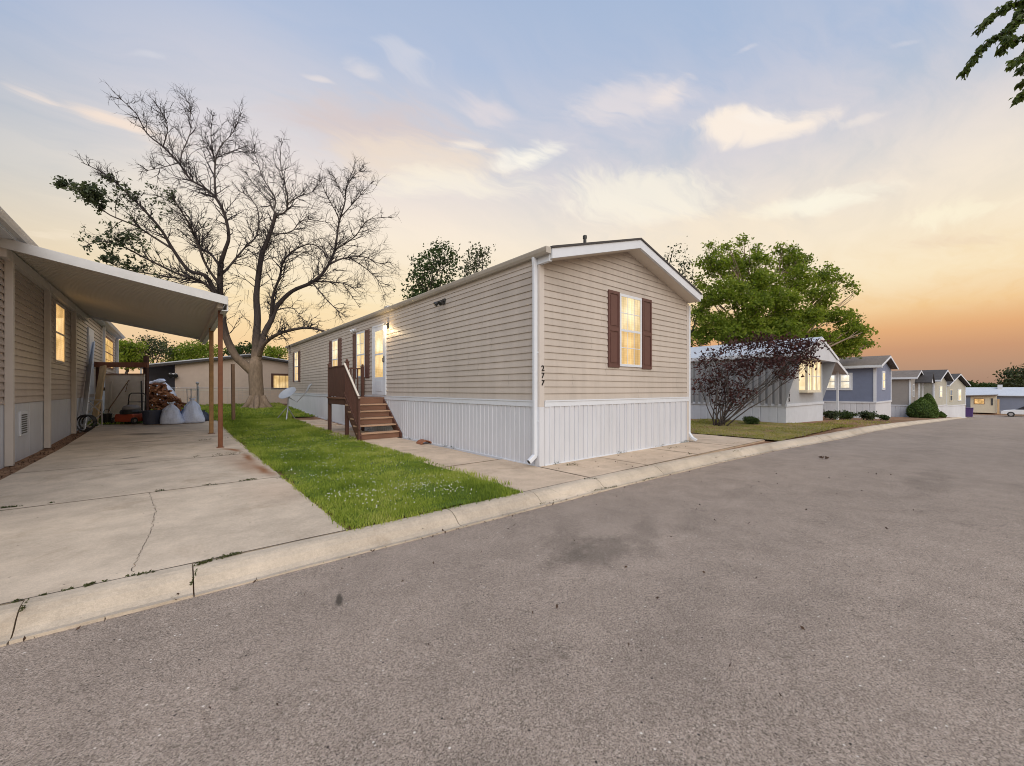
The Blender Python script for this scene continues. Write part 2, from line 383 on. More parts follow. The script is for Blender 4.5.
def mat_leaf(name, cols, trans=.35, rough=.55, patch=.35):
    m, t = newmat(name)
    r = t.n('ShaderNodeNewGeometry').outputs['Random Per Island']
    n = t.noise(t.pos(), .9, 3)
    f = t.m('ADD', t.m('MULTIPLY', r, 1 - patch), t.m('MULTIPLY', t.mr(n, .3, .7), patch))
    k = len(cols)
    c = t.ramp(f, [(i / (k - 1), cc) for i, cc in enumerate(cols)])
    a = t.pbr(c, rough, spec=.25)
    b = t.n('ShaderNodeBsdfTranslucent', {0: t.n('ShaderNodeVectorMath', {0: c, 1: (1.5, 1.6, .9)}, operation='MULTIPLY').outputs[0]})
    mx = t.n('ShaderNodeMixShader', {0: trans}); t.set(mx.inputs[1], a.outputs[0]); t.set(mx.inputs[2], b.outputs[0])
    t.out(mx.outputs[0]); return m
M['leaf_green'] = mat_leaf('maple_leaf', [(.055, .085, .012), (.12, .17, .02), (.20, .25, .032), (.31, .34, .06)], .5)
M['leaf_bough'] = mat_leaf('bough_leaf', [(.03, .05, .012), (.06, .09, .015), (.10, .13, .02)], .3)
M['leaf_dark'] = mat_leaf('dark_leaf', [(.02, .035, .012), (.035, .06, .015), (.05, .085, .02)], .25)
M['leaf_grey'] = mat_leaf('grey_green_leaf', [(.025, .035, .022), (.05, .065, .03), (.075, .09, .035)], .25)
M['leaf_purple'] = mat_leaf('plum_leaf', [(.022, .012, .012), (.048, .019, .019), (.085, .032, .032), (.13, .055, .05)], .3)
M['leaf_olive'] = mat_leaf('sparse_leaf', [(.03, .042, .03), (.06, .08, .042), (.10, .12, .05)], .35)
M['topiary'] = mat_leaf('topiary_leaf', [(.04, .07, .018), (.08, .13, .028), (.12, .175, .04)], .2)
M['blade'] = mat_leaf('grass_blade', [(.07, .115, .016), (.17, .235, .03), (.31, .36, .06), (.46, .43, .16)], .4, patch=.55)
M['blade_dry'] = mat_leaf('dry_blade', [(.14, .15, .035), (.25, .24, .06), (.40, .33, .14)], .35, patch=.6)
M['weed'] = mat_leaf('weed_leaf', [(.04, .045, .015), (.075, .085, .025)], .2)
M['clover'] = MAT('clover_flower', (.72, .72, .62), .8, ((20, .2),))
M['log_litter'] = MAT('dead_leaf', (.07, .04, .025), .9, ((9, .4),))

def mat_lit(name, col, strength, axis, glow=.25, blinds=0.0, folds=0.0, half=None):
    """lamp-lit room behind glass: curtain folds or blind slats, brighter towards the lamp"""
    m, t = newmat(name); p = t.pos()
    s = t.n('ShaderNodeSeparateXYZ', {0: p}); u = s.outputs[axis]; z = s.outputs[2]
    n = t.noise(p, 2.3, 3)
    f = t.m('ADD', 1 - glow, t.m('MULTIPLY', t.mr(n, .3, .7), 2 * glow))
    f = t.m('MULTIPLY', f, t.m('ADD', .84, t.m('MULTIPLY', t.mr(t.noise(t.vm('MULTIPLY', p, (3.2, 3.2, .25)), 1.0, 2), .42, .58), .24)))      # drawn and undrawn curtain
    if folds:
        w = t.m('SINE', t.m('ADD', t.m('MULTIPLY', u, 62.0), t.m('MULTIPLY', t.noise(p, 3, 2), 5.0)))
        f = t.m('MULTIPLY', f, t.m('ADD', 1 - folds, t.m('MULTIPLY', w, folds)))
    if blinds:
        w = t.m('SINE', t.m('MULTIPLY', z, 2 * math.pi / .05))
        f = t.m('MULTIPLY', f, t.m('ADD', 1 - blinds, t.m('MULTIPLY', w, blinds)))
    c = t.mix(t.mr(n, .35, .75), col, (min(1, col[0] * 1.05), min(1, col[1] * 1.12), min(1, col[2] * 1.45)))
    if half: c = t.mix(t.mr(z, half - .03, half + .03), t.vm('MULTIPLY', c, (.86, .74, .56)), c)      # blind drawn over the upper sash
    t.out(t.pbr((.05, .04, .03), .08, spec=.5, **{'Emission Color': c, 'Emission Strength': t.m('MULTIPLY', f, strength)})); return m
LIT = .56
M['lit_y'] = mat_lit('lit_window_side', (1.0, .76, .40), LIT, 1, .22, .05, .12, 2.42)
M['lit_x'] = mat_lit('lit_window_end', (1.0, .74, .37), LIT, 0, .2, .04, .10, 2.5)
M['lit_far'] = mat_lit('lit_window_far', (1.0, .74, .38), LIT * 1.05, 0, .15)
M['lit_amber'] = mat_lit('lit_window_amber', (.95, .55, .18), LIT * .75, 1, .3, .06)
M['lit_white'] = mat_lit('lit_window_white', (1.0, .86, .62), LIT * .95, 1, .2, .08)
M['dark_glass'] = MAT('unlit_glass', (.06, .065, .07), .06, ((1, .1),), spec=.7)
def mat_bulb():
    m, t = newmat('lamp_glow'); t.out(t.pbr((.8, .8, .7), .3, **{'Emission Color': (1, .8, .45), 'Emission Strength': 6.0})); return m
M['bulb'] = mat_bulb()
# ------------------------------------------------------------------ the setting
def frange(a, b, st):
    n = max(1, int(math.ceil((b - a) / st))); return [a + (b - a) * i / n for i in range(n + 1)]
ROADZ = -0.10
def ground_z(X, Y):
    base = gz(X, Y)
    k = Y - (3.6 + ky(X))
    return base - .035 if k > .25 else base - .16
xs = [-400, -150, -60, -30] + frange(-15, 30, 1.0) + frange(33, 110, 3) + [140, 220, 400]
ysl = [-400, -150, -60, -20, -8] + frange(-5, 3, 2.0) + [3.2, 3.55, 3.88] + frange(4.2, 32, .8) + [40, 60, 100, 200, 400]
mb = MB(); mb.add(*(lambda g: (g.v, g.f))(MB().grid(xs, ysl, lambda x, y: ground_z(x, y + ky(x) if y < 20 else y))))
mb.v = [(x, y + (ky(x) if y < 20 else 0), z) for x, y, z in mb.v]
struct(mb.build('ground', M['ground'], smooth=True))

# road: slight crown, falls away to the right with the land
rx = frange(-30, 16, 2) + frange(18, 84, 2)
ry = [-4.4, -3, -1.5, 0, 1.5, 3.0, 3.53]
mb = MB().grid(rx, ry, lambda x, y: zx(x) + ROADZ + .05 * (1 - ((y + .5) / 3.95) ** 2) - .012)
mb.v = [(x, y + ky(x), z) for x, y, z in mb.v]
struct(mb.build('road', M['asphalt'], smooth=True))
mb = MB().grid(frange(77, 85.5, 1.5), frange(-60, 60, 4), lambda x, y: zx(x) + ROADZ + .03)
struct(mb.build('cross_street', M['asphalt'], smooth=True))

# rolled kerb, cast in lengths with open joints
prof = [(3.50, -.16), (3.50, -.097), (3.56, -.104), (3.60, -.085), (3.655, -.036), (3.71, -.006), (3.75, .004), (3.83, .006), (3.83, -.12)]
cuts = [-30, -12, -6, -2.6, -.71, .1, 2.26, 3.45, 4.67, 6.2, 7.7, 9.5, 11.6, 13.5] + frange(15.5, 75.5, 2.4)
mb = MB()
for a, b in zip(cuts[:-1], cuts[1:]):
    g = .0042 if b < 14 else .003
    jit = rnd.uniform(-.004, .006)
    seg = [x for x in frange(a + g, b - g, .25 if -3 < a < 14 else 1.2)]
    vs = []
    for x in seg:
        e = rnd.uniform(-.002, .002)
        vs += [(x, y + ky(x) + (rnd.uniform(-.006, .006) if i in (1, 2) else 0), zx(x) + z + jit + e) for i, (y, z) in enumerate(prof)]
    n = len(prof)
    fs = [(i * n + k, i * n + k + 1, (i + 1) * n + k + 1, (i + 1) * n + k) for i in range(len(seg) - 1) for k in range(n - 1)]
    fs += [tuple(range(n)), tuple(range((len(seg) - 1) * n + n - 1, (len(seg) - 1) * n - 1, -1))]
    mb.add(vs, fs)
struct(mb.build('kerb', M['kerb']))
# the other kerb, across the road
mb = MB()
for a, b in zip(frange(-30, 72, 3)[:-1], frange(-30, 72, 3)[1:]):
    pr = [(-4.36, -.16), (-4.36, -.10), (-4.5, -.09), (-4.62, .0), (-4.85, .004), (-4.85, -.15)]
    mb.prism([(a + .004, y + ky(a), zx(a) + z) for y, z in pr], (b - a - .008, ky(b) - ky(a), zx(b) - zx(a)))
struct(mb.build('opposite_kerb', M['kerb']))

def slab(mb, x0, x1, y0, y1, lift=0.0, th=.12, st=.6, gap=.012):
    """cast slab following the land; open joint all round"""
    xs_, ys_ = frange(x0 + gap, x1 - gap, st), frange(y0 + gap, y1 - gap, st)
    t_ = MB().grid(xs_, ys_, lambda x, y: gz(x, y) + lift)
    b0 = len(mb.v); mb.add(t_.v, t_.f)
    nx, ny = len(xs_), len(ys_)
    rim = [i for i in range(nx)] + [j * nx + nx - 1 for j in range(1, ny)] + [(ny - 1) * nx + i for i in range(nx - 2, -1, -1)] + [j * nx for j in range(ny - 2, 0, -1)]
    low = [(t_.v[i][0], t_.v[i][1], t_.v[i][2] - th) for i in rim]
    k = len(rim); o = len(mb.v); mb.v += low
    for i in range(k):
        j = (i + 1) % k
        mb.f.append((b0 + rim[i], o + i, o + j, b0 + rim[j])); mb.mi.append(mb.cur)
DX0, DX1 = -1.92, 1.23
mb = MB()
for y0, y1 in ((3.84, 6.8), (6.8, 9.65), (9.65, 12.5), (12.5, 15.3), (15.3, 19.2)):
    slab(mb, DX0, DX1, y0, y1, .004 + rnd.uniform(-.002, .002))
slab(mb, -5.2, DX0, 3.84, 6.8, .003); slab(mb, -5.2, DX0, 6.8, 8.3, .002)
# the wandering crack in the first slab and two shorter ones
def crack(mb, pts, w=.007, lift=.0075):
    q = []
    for a, b in zip(pts[:-1], pts[1:]):
        A, B = G(*a), G(*b); n = max(2, int((B - A).length / .04))
        for i in range(n): q.append(A.lerp(B, i / n) + Vector((rnd.uniform(-.012, .012), rnd.uniform(-.012, .012), 0)))
    vs = []
    for i, p in enumerate(q):
        d = (q[min(i + 1, len(q) - 1)] - q[max(i - 1, 0)]); s_ = Vector((-d.y, d.x, 0)).normalized() * w * rnd.uniform(.25, 1.0)
        vs += [(p.x + s_.x, p.y + s_.y, gz(p.x, p.y) + lift), (p.x - s_.x, p.y - s_.y, gz(p.x, p.y) + lift)]
    mb.add(vs, [(2*i, 2*i+1, 2*i+3, 2*i+2) for i in range(len(q) - 1)])
mb.cur = 1
def joint(mb, x0, x1, y0, y1):
    n = max(2, int(max(x1 - x0, y1 - y0) / .15)); w = .0075; vs = []
    for i in range(n + 1):
        t_ = i / n; x, y = x0 + (x1 - x0) * t_, y0 + (y1 - y0) * t_; z = gz(x, y) + .0078; e = rnd.uniform(-.002, .002)
        vs += ([(x - w + e, y, z), (x + w + e, y, z)] if x1 - x0 < y1 - y0 else [(x, y - w + e, z), (x, y + w + e, z)])
    mb.add(vs, [(2*i, 2*i+1, 2*i+3, 2*i+2) for i in range(n)])
for y in (3.838, 6.8, 9.65, 12.5, 15.3): joint(mb, DX0, DX1, y, y)
joint(mb, DX0, DX0, 3.84, 8.3); joint(mb, -5.2, DX0, 3.838, 3.838)
crack(mb, [(149, 493), (156, 511), (153, 522), (151, 532), (145, 545), (141, 553), (134, 565), (132, 575)], .0028)
struct(mb.build('driveway', [M['drive'], M['crack']]))
mb = MB()
for x0, x1, y0, y1 in ((3.32, 4.67, 3.84, 5.9), (4.67, 6.2, 3.84, 5.25), (6.2, 8.0, 3.84, 5.25), (8.0, 9.76, 3.84, 5.25), (9.76, 11.6, 3.84, 6.6),
                       (9.80, 11.6, 6.6, 9.6), (9.80, 11.6, 9.6, 13), (3.36, 4.60, 5.9, 8.0), (3.40, 4.60, 8.0, 10.25), (3.45, 4.58, 10.25, 12.6), (3.5, 4.55, 12.9, 14.9), (3.5, 4.5, 15.1, 17.3)):
    slab(mb, x0, x1, y0, y1, .004 + rnd.uniform(-.003, .004))
mb.cur = 1
for a in ((3.32, 11.6, 3.838, 3.838), (4.67, 4.67, 3.84, 4.93), (6.2, 6.2, 3.84, 4.93), (8.0, 8.0, 3.84, 4.93), (9.76, 9.76, 3.84, 5.2), (9.8, 11.6, 6.6, 6.6), (3.34, 4.65, 5.9, 5.9), (3.4, 4.65, 8.0, 8.0)): joint(mb, *a)
crack(mb, [(545, 487), (555, 492), (563, 495), (575, 497)], .0025)
struct(mb.build('walkway', [M['walk'], M['crack']]))

# lawns
def lawn_sheet(name, x0, x1, y0, y1, mat, wig=.05):
    xs_, ys_ = frange(x0, x1, .2), frange(y0, y1, .25)
    m_ = MB().grid(xs_, ys_, lambda x, y: gz(x, y) + .012)
    m_.v = [(x + (rnd.uniform(-wig, wig) if x in (xs_[0], xs_[-1]) else 0), y, z + rnd.uniform(-.008, .008)) for x, y, z in m_.v]
    return struct(m_.build(name, mat, smooth=True))
lawn_sheet('lawn', 1.27, 3.36, 3.86, 18.6, M['lawn'], .04)
lawn_sheet('back_lawn', -3.5, 4.55, 18.6, 26.4, M['lawn'])
lawn_sheet('side_lawn', 11.7, 18.2, 3.5, 8.2, M['dry_lawn'], .2)

def in_view(x, y):
    d = x * Fv.x + y * Fv.y; r = x * Rv.x + y * Rv.y
    return (d > .5) & (np.abs(r) < 1.35 * d)
def blades(name, regions, mat, seed):
    """regions: (x0, x1, y0, y1, count, height, width)"""
    g = np.random.default_rng(seed); V = []; Fc = []; off = 0
    for x0, x1, y0, y1, n, h, w in regions:
        x = g.uniform(x0, x1, n); y = g.uniform(y0, y1, n)
        # ragged: dense in tufts, thin where the tuft noise is low
        tuft = np.clip(.5 + .38 * np.sin(x * 5.1 + np.sin(y * 3.7) * 2) * np.sin(y * 4.3 + np.sin(x * 6.1)) + .38 * np.sin(x * 1.7 + 1.3 * np.sin(y * .9)) * np.sin(y * 1.3 + 2 * np.sin(x * 1.1)), 0, 1)
        edge = np.minimum(np.minimum(x - x0, x1 - x), np.minimum(y - y0, y1 - y))
        ok = in_view(x, y) & (g.random(n) < .30 + .75 * tuft) & (edge > g.uniform(-.1, .07, n) + .06 * np.sin(x * 9 + y * 7) * np.sin(y * 4.1))
        x, y, tuft = x[ok], y[ok], tuft[ok]; k = len(x)
        if not k: continue
        z = np.array([gz(a, b) for a, b in zip(x, y)]) + .005
        hh = h * (0.55 + .6 * tuft) * g.uniform(.5, 1.3, k); ww = w * g.uniform(.6, 1.3, k)
        a = g.uniform(0, 2 * np.pi, k); lean = g.uniform(.1, .9, k) * hh; la = g.uniform(0, 2 * np.pi, k)
        dx, dy = np.cos(a) * ww / 2, np.sin(a) * ww / 2
        mx, my = x + np.cos(la) * lean * .4, y + np.sin(la) * lean * .4
        tx, ty = x + np.cos(la) * lean, y + np.sin(la) * lean
        pts = np.stack([np.stack([x - dx, y - dy, z], 1), np.stack([x + dx, y + dy, z], 1),
                        np.stack([mx + dx * .7, my + dy * .7, z + hh * .6], 1), np.stack([mx - dx * .7, my - dy * .7, z + hh * .6], 1),
                        np.stack([tx, ty, z + hh], 1), np.stack([tx + dx * .15, ty + dy * .15, z + hh], 1)], 1)
        V.append(pts.reshape(-1, 3)); b = off + np.arange(k)[:, None] * 6
        Fc.append(np.concatenate([b + np.array([[0, 1, 2, 3]]), b + np.array([[3, 2, 5, 4]])], 0)); off += 6 * k
    return stuff(np_mesh(name, np.concatenate(V), np.concatenate(Fc), mat))
blades('grass', [(1.20, 3.34, 3.80, 6.5, 40000, .042, .008), (1.20, 3.55, 6.5, 10.5, 34000, .05, .010), (1.20, 3.65, 10.5, 18.6, 28000, .07, .015),
                 (1.16, 1.34, 3.8, 16, 1800, .045, .009), (3.1, 3.5, 4.2, 10, 3000, .06, .009), (1.25, 3.2, 3.76, 3.93, 500, .04, .008), (-3.5, 4.6, 18.6, 26.4, 30000, .09, .025), (1.2, 3.4, 18.3, 19, 1500, .09, .016)], M['blade'], 3)
blades('dry_grass', [(11.6, 17.3, 3.45, 6.8, 9500, .045, .016), (17.3, 18.6, 3.2, 5.1, 2200, .05, .018), (18.6, 24, 3.0, 4.6, 1500, .05, .02), (11.6, 17.3, 6.8, 8.2, 4000, .06, .02), (11.6, 13.5, 3.5, 3.8, 500, .05, .012)], M['blade_dry'], 4)
# clover heads scattered through the lawn
g = np.random.default_rng(5); V = []; Fc = []
def clover(x, y, r, V=V, Fc=Fc):
    z = gz(x, y) + rnd.uniform(.055, .085); b = sum(len(q) for q in V)
    V.append(np.array([(x + r, y, z), (x, y + r, z), (x - r, y, z), (x, y - r, z), (x, y, z + r * .8), (x, y, z - r * .6)]))
    Fc.append(np.array([(0, 1, 4), (1, 2, 4), (2, 3, 4), (3, 0, 4), (1, 0, 5), (2, 1, 5), (3, 2, 5), (0, 3, 5)]) + b)
for px, py, sx, sy, n in ((365, 497, 14, 5, 45), (415, 492, 25, 4, 60), (440, 488, 20, 4, 50), (330, 465, 12, 10, 45), (300, 480, 10, 6, 15), (400, 474, 30, 10, 25), (345, 480, 30, 12, 40), (300, 450, 25, 8, 60), (345, 445, 25, 8, 35), (455, 495, 10, 3, 22), (330, 500, 10, 5, 18), (360, 505, 20, 5, 14), (385, 455, 20, 6, 20), (270, 437, 15, 5, 25), (390, 510, 22, 4, 16), (280, 462, 9, 8, 18)):
    for _ in range(n):
        q = G(px + rnd.gauss(0, sx), py + rnd.gauss(0, sy))
        if 1.3 < q.x < 3.4 and 3.9 < q.y < 18: clover(q.x, q.y, rnd.uniform(.006, .011))
stuff(np_mesh('clover_flowers', np.concatenate(V), np.concatenate(Fc), M['clover']))

# weeds and dirt in the joints
def leaf_quads(centres, size, g, squash=1.0):
    """one small bent leaf (a diamond of 2 faces) at every centre, random tilt"""
    k = len(centres); s_ = size * g.uniform(.55, 1.3, k)[:, None]
    a = g.normal(size=(k, 3)); a /= np.linalg.norm(a, axis=1, keepdims=True)
    b = g.normal(size=(k, 3)); b -= a * (a * b).sum(1, keepdims=True); b /= np.linalg.norm(b, axis=1, keepdims=True)
    n = np.cross(a, b)
    p0 = centres - a * s_; p1 = centres + b * s_ * .5 + n * s_ * .18; p2 = centres + a * s_; p3 = centres - b * s_ * .5 + n * s_ * .18
    V = np.stack([p0, p1, p2, p3], 1).reshape(-1, 3); idx = np.arange(k)[:, None] * 4
    return V, np.concatenate([idx + np.array([[0, 1, 2]]), idx + np.array([[0, 2, 3]])], 0)
c = []; X0_ = 4.70
def weed_line(pa, pb, n, spread, h):
    A, B = G(*pa), G(*pb)
    for _ in range(n):
        q = A.lerp(B, rnd.random()); cl = rnd.random()
        c.append((q.x + rnd.gauss(0, spread * .7), q.y + rnd.gauss(0, spread * .7), gz(q.x, q.y) + rnd.uniform(.004, h * .8)))
for a in (((0, 509), (20, 507), 90, .012, .03), ((48, 504), (54, 503), 25, .01, .02), ((155, 492), (164, 491), 45, .012, .03), ((203, 486), (218, 485), 50, .012, .03), ((240, 482), (256, 480), 110, .016, .04), ((276, 479), (290, 477), 30, .012, .03),
          ((196, 566), (212, 561), 90, .01, .025), ((216, 560), (240, 554), 90, .012, .03), ((128, 578), (155, 573), 80, .010, .025), ((85, 588), (95, 585), 45, .01, .03), ((60, 593), (72, 590), 25, .008, .02), ((40, 597), (46, 596), 30, .008, .02), ((14, 603), (20, 601), 20, .008, .02), ((103, 583), (108, 582), 15, .008, .02),
          ((213, 457), (243, 454), 130, .03, .07), ((192, 458), (200, 457), 25, .02, .04), ((198, 441), (212, 440), 50, .03, .05), ((222, 439), (232, 438), 30, .03, .05), ((20, 612), (29, 600), 35, .006, .012), ((190, 588), (197, 570), 30, .006, .012),
          ((566, 466), (576, 465), 60, .02, .05), ((668, 449), (680, 448), 50, .02, .05), ((584, 480), (596, 479), 30, .012, .03), ((592, 492), (616, 487), 70, .012, .03), ((640, 482), (655, 478), 40, .012, .03), ((733, 452), (745, 449), 30, .015, .03), ((715, 458), (719, 457), 15, .01, .02), ((686, 455), (692, 454), 20, .012, .03), ((540, 505), (560, 500), 20, .01, .02)):
    weed_line(*a)
for _ in range(26):                                           # tufts at the foot of the skirting
    if rnd.random() < .55: x, y = X0_ - .05, rnd.uniform(5.2, 21)
    else: x, y = rnd.uniform(4.9, 9.7), 4.94 - .05
    for _k in range(rnd.randint(8, 34)): c.append((x + rnd.gauss(0, .05 if y < 4.95 else .015), y + rnd.gauss(0, .015 if y < 4.95 else .06), gz(x, y) + rnd.uniform(.004, .05)))
V_, F_ = leaf_quads(np.array(c), .010, g)
stuff(np_mesh('weeds', V_, F_, M['weed']))
# fallen bits: leaf litter along the dirt strip by the left home and at the gutter
c = []
for _ in range(500):
    x, y = rnd.uniform(-2.15, -1.9), rnd.uniform(8, 17); c.append((x, y, gz(x, y) + rnd.uniform(-.02, .015)))
for _ in range(110):
    q = G(rnd.uniform(540, 760), 0 or rnd.uniform(440, 470)); 
    if 3.9 < q.y < 5.0: c.append((q.x, q.y, .012))
for _ in range(160):
    x = rnd.uniform(-1, 12); c.append((x, 3.47 + ky(x) + rnd.gauss(0, .04), -.09))
for _ in range(70):
    x, y = rnd.uniform(-1, 9), rnd.uniform(.6, 3.3); c.append((x, y, ROADZ + .042))
V_, F_ = leaf_quads(np.array(c), .014, g)
stuff(np_mesh('leaf_litter', V_, F_, M['log_litter']))

# ------------------------------------------------------------------ wall pieces
class Wall:
    """axis-aligned wall frame: a along the wall, n outward, z up"""
    def __init__(s, axis, const, sgn=-1): s.axis, s.c, s.s = axis, const, sgn
    def pt(s, a, n, z): return (s.c + s.s * n, a, z) if s.axis == 'y' else (a, s.c + s.s * n, z)
    def box(s, mb, a0, a1, n0, n1, z0, z1):
        p, q = s.pt(a0, n0, z0), s.pt(a1, n1, z1)
        return mb.box(min(p[0], q[0]), max(p[0], q[0]), min(p[1], q[1]), max(p[1], q[1]), z0, z1)
    def lap(s, mb, a0, a1, z0, z1, course=.117, depth=.019, clip=None):
        z = z0
        while z < z1 - .01:
            zt = min(z + course, z1); l0, l1 = (a0, a1); u0, u1 = (a0, a1)
            if clip: l0, l1 = clip(z); u0, u1 = clip(zt)
            if l1 - l0 > .02:
                mb.add([s.pt(l0, depth, z), s.pt(l1, depth, z), s.pt(u1, .004, zt), s.pt(u0, .004, zt), s.pt(l0, .002, z), s.pt(l1, .002, z),
                        s.pt(l0, depth, z + .012), s.pt(l1, depth, z + .012)],
                       [(6, 7, 2, 3), (0, 1, 7, 6), (4, 5, 1, 0)])
            z = zt
    def ribs(s, mb, a0, a1, z0f, z1, pitch, depth=.014, groove=.3, dbl=False):
        """vertical ribbed sheet"""
        a = a0; line = []
        while a < a1 - 1e-6:
            w = min(pitch, a1 - a); g_ = pitch * groove
            line += [(a, depth), (a + max(0, w - g_), depth), (a + max(0, w - g_ * .8), .002), (a + max(0, w - g_ * .2), .002)]
            a += pitch
        line.append((a1, depth))
        z0 = z0f if callable(z0f) else (lambda q: z0f)
        n = len(line)
        mb.add([s.pt(a_, n_, z0(a_)) for a_, n_ in line] + [s.pt(a_, n_, z1) for a_, n_ in line], [(i, i + 1, n + i + 1, n + i) for i in range(n - 1)])
def window(root, W, a0, a1, z0, z1, lit, frame=.045, proud=.035, grid=None, sash=True, mat=None, name='window', casing=0.0):
    """sash window: frame > pane, sash_rail, muntin"""
    mat = mat or M['white']; mb = MB(); f = frame
    e = .003
    W.box(mb, a0, a1, .0, proud, z1 - f, z1); W.box(mb, a0, a1, .0, proud, z0, z0 + f)
    W.box(mb, a0, a0 + f, .0, proud - e, z0 + f, z1 - f); W.box(mb, a1 - f, a1, .0, proud - e, z0 + f, z1 - f)
    if casing:
        W.box(mb, a0 - casing, a1 + casing, .0, proud * .7, z1, z1 + casing); W.box(mb, a0 - casing, a1 + casing, .0, proud * .7, z0 - casing, z0)
        W.box(mb, a0 - casing, a0, .0, proud * .7 - e, z0, z1); W.box(mb, a1, a1 + casing, .0, proud * .7 - e, z0, z1)
    fr = mb.build(name, mat, root)
    zm = (z0 + z1) / 2
    mb = MB(); p = proud - .016
    W.box(mb, a0 + f, a1 - f, .0, p, z0 + f, z1 - f)
    mb.build('pane', lit, fr)
    if sash:
        mb = MB(); W.box(mb, a0 + f, a1 - f, p, proud - .006, zm - .022, zm + .022); mb.build('sash_rail', mat, fr)
    if grid:
        nc, nr = grid
        mb = MB(); ia, ib = a0 + f, a1 - f
        for lo, hi in (((z0 + f, zm - .022), (zm + .022, z1 - f)) if sash else ((z0 + f, z1 - f),)):
            for i in range(1, nc):
                x = ia + (ib - ia) * i / nc; W.box(mb, x - .007, x + .007, p, p + .008, lo, hi)
            for j in range(1, nr):
                z = lo + (hi - lo) * j / nr; W.box(mb, ia, ib, p + .001, p + .009, z - .007, z + .007)
        mb.build('muntin', mat, fr)
    return fr
def shutter(root, W, a0, a1, z0, z1):
    mb = MB(); s_ = .045; n = .042
    W.box(mb, a0, a0 + s_, .002, n, z0, z1); W.box(mb, a1 - s_, a1, .002, n, z0, z1)
    zm = z0 + (z1 - z0) * .5
    for a, b in ((z0, z0 + .06), (zm - .04, zm + .04), (z1 - .06, z1)): W.box(mb, a0 + s_, a1 - s_, .002, n - .002, a, b)
    for lo, hi in ((z0 + .06, zm - .04), (zm + .04, z1 - .06)):
        W.box(mb, a0 + s_, a1 - s_, .002, .026, lo, hi); W.box(mb, a0 + s_ + .03, a1 - s_ - .03, .026, .035, lo + .035, hi - .035)
    return mb.build('shutter', M['shutter'], root)

# ------------------------------------------------------------------ the main home
X0, X1, Y0, Y1 = 4.70, 9.73, 4.94, 24.5
XM = 7.19; ZT, ZE, ZR = 1.03, 3.38, 4.10
home = thing('mobile_home', 'long tan single-wide home with white ribbed skirting, maroon shutters and number 277', 'mobile home', (X0, Y0, 0))
WS, WE = Wall('y', X0), Wall('x', Y0)
slope = .288
mb = MB()                                                     # body behind the cladding, gable included
mb.prism([(X0, Y0, .9), (X1, Y0, .9), (X1, Y0, ZE + .05), (XM, Y0, ZE + .05 + slope * (XM - X0)), (X0, Y0, ZE + .05)], (0, Y1 - Y0, 0))
WS.lap(mb, Y0 + .09, Y1 - .06, ZT + .075, ZE, .1175)
def clip_end(z):
    z -= .06
    return (X0 + .09, X1 - .07) if z <= ZE else (max(X0 + .09, X0 + (z - ZE) / slope), min(X1 - .07, X1 - (z - ZE) / slope))
WE.lap(mb, X0 + .09, X1 - .07, ZT + .075, ZE + .06 + slope * (XM - X0), .1175, .019, clip_end)
mb.build('wall', M['siding'], home)
mb = MB()                                                     # skirting: ribbed panels with pressed lines
WS.ribs(mb, Y0 + .10, Y1, lambda a: gz(X0, a) - .02, ZT - .03, .132, .02, .28)
WE.ribs(mb, X0 + .10, X1, lambda a: -.02, ZT - .03, .254, .02, .10)
for a in frange(X0 + .1 + .127, X1 - .1, .254): WE.box(mb, a - .011, a + .011, .0, .034, -.02, ZT - .03)
mb.box(X0 + .004, X1, Y0 + .004, Y1, -.05, ZT - .03)
mb.build('skirting', M['skirt'], home)
mb = MB(); WS.box(mb, Y0 + .10, Y1, .0, .034, ZT - .03, ZT + .075); WE.box(mb, X0 + .10, X1, .0, .034, ZT - .03, ZT + .075)
WS.box(mb, Y0 + .10, Y1, .034, .044, ZT + .055, ZT + .078); WE.box(mb, X0 + .10, X1, .034, .044, ZT + .055, ZT + .078)
for a0, b0 in ((Y0 + .1, Y1),):                               # starter strip on the ground, long side
    n_ = 20
    for i in range(n_):
        a, b = a0 + (b0 - a0) * i / n_, a0 + (b0 - a0) * (i + 1) / n_
        mb.prism([WS.pt(a, .0, gz(X0, a) - .03), WS.pt(a, .036, gz(X0, a) - .03), WS.pt(a, .036, gz(X0, a) + .022), WS.pt(a, .0, gz(X0, a) + .022)], Vector(WS.pt(b, 0, gz(X0, b))) - Vector(WS.pt(a, 0, gz(X0, a))))
WE.box(mb, X0 + .1, X1, .0, .036, -.03, .022)
mb.build('belt_trim', M['white'], home)
mb = MB(); mb.box(X0 - .024, X0 + .09, Y0 - .024, Y0 + .09, ZT - .031, ZE + .01); mb.build('corner_trim', M['corner'], home)
mb = MB(); mb.box(X0 - .026, X0 + .09, Y0 - .026, Y0 + .09, -.03, ZT - .033); mb.build('skirt_corner', M['skirt'], home)
mb = MB(); mb.box(X1 - .07, X1 + .02, Y0 - .022, Y0 + .07, -.03, ZE + .01); mb.build('corner_trim', M['corner'], home)
OV = .02; YF = Y0 - .31
def chev(y, dz0, dz1, ov, ext, half=None):
    """chevron (both roof slopes) between two offsets below the roof line"""
    xl, xr = X0 - ov, X1 + ov
    zl = ZE + .235 - slope * ov; zr_ = ZE + .235 + slope * (XM - X0)
    return [(xl, y, zl + dz1), (XM, y, zr_ + dz1), (xr, y, zl + dz1), (xr, y, zl + dz0), (XM, y, zr_ + dz0), (xl, y, zl + dz0)]
mb = MB(); mb.prism(chev(YF - .03, -.035, .0, OV + .012, 0), (0, Y1 - YF + .2, 0)); mb.build('roof', M['shingle'], home)
mb = MB(); mb.prism(chev(YF - .012, -.20, -.037, OV, 0), (0, .05, 0)); mb.build('fascia', M['white'], home)
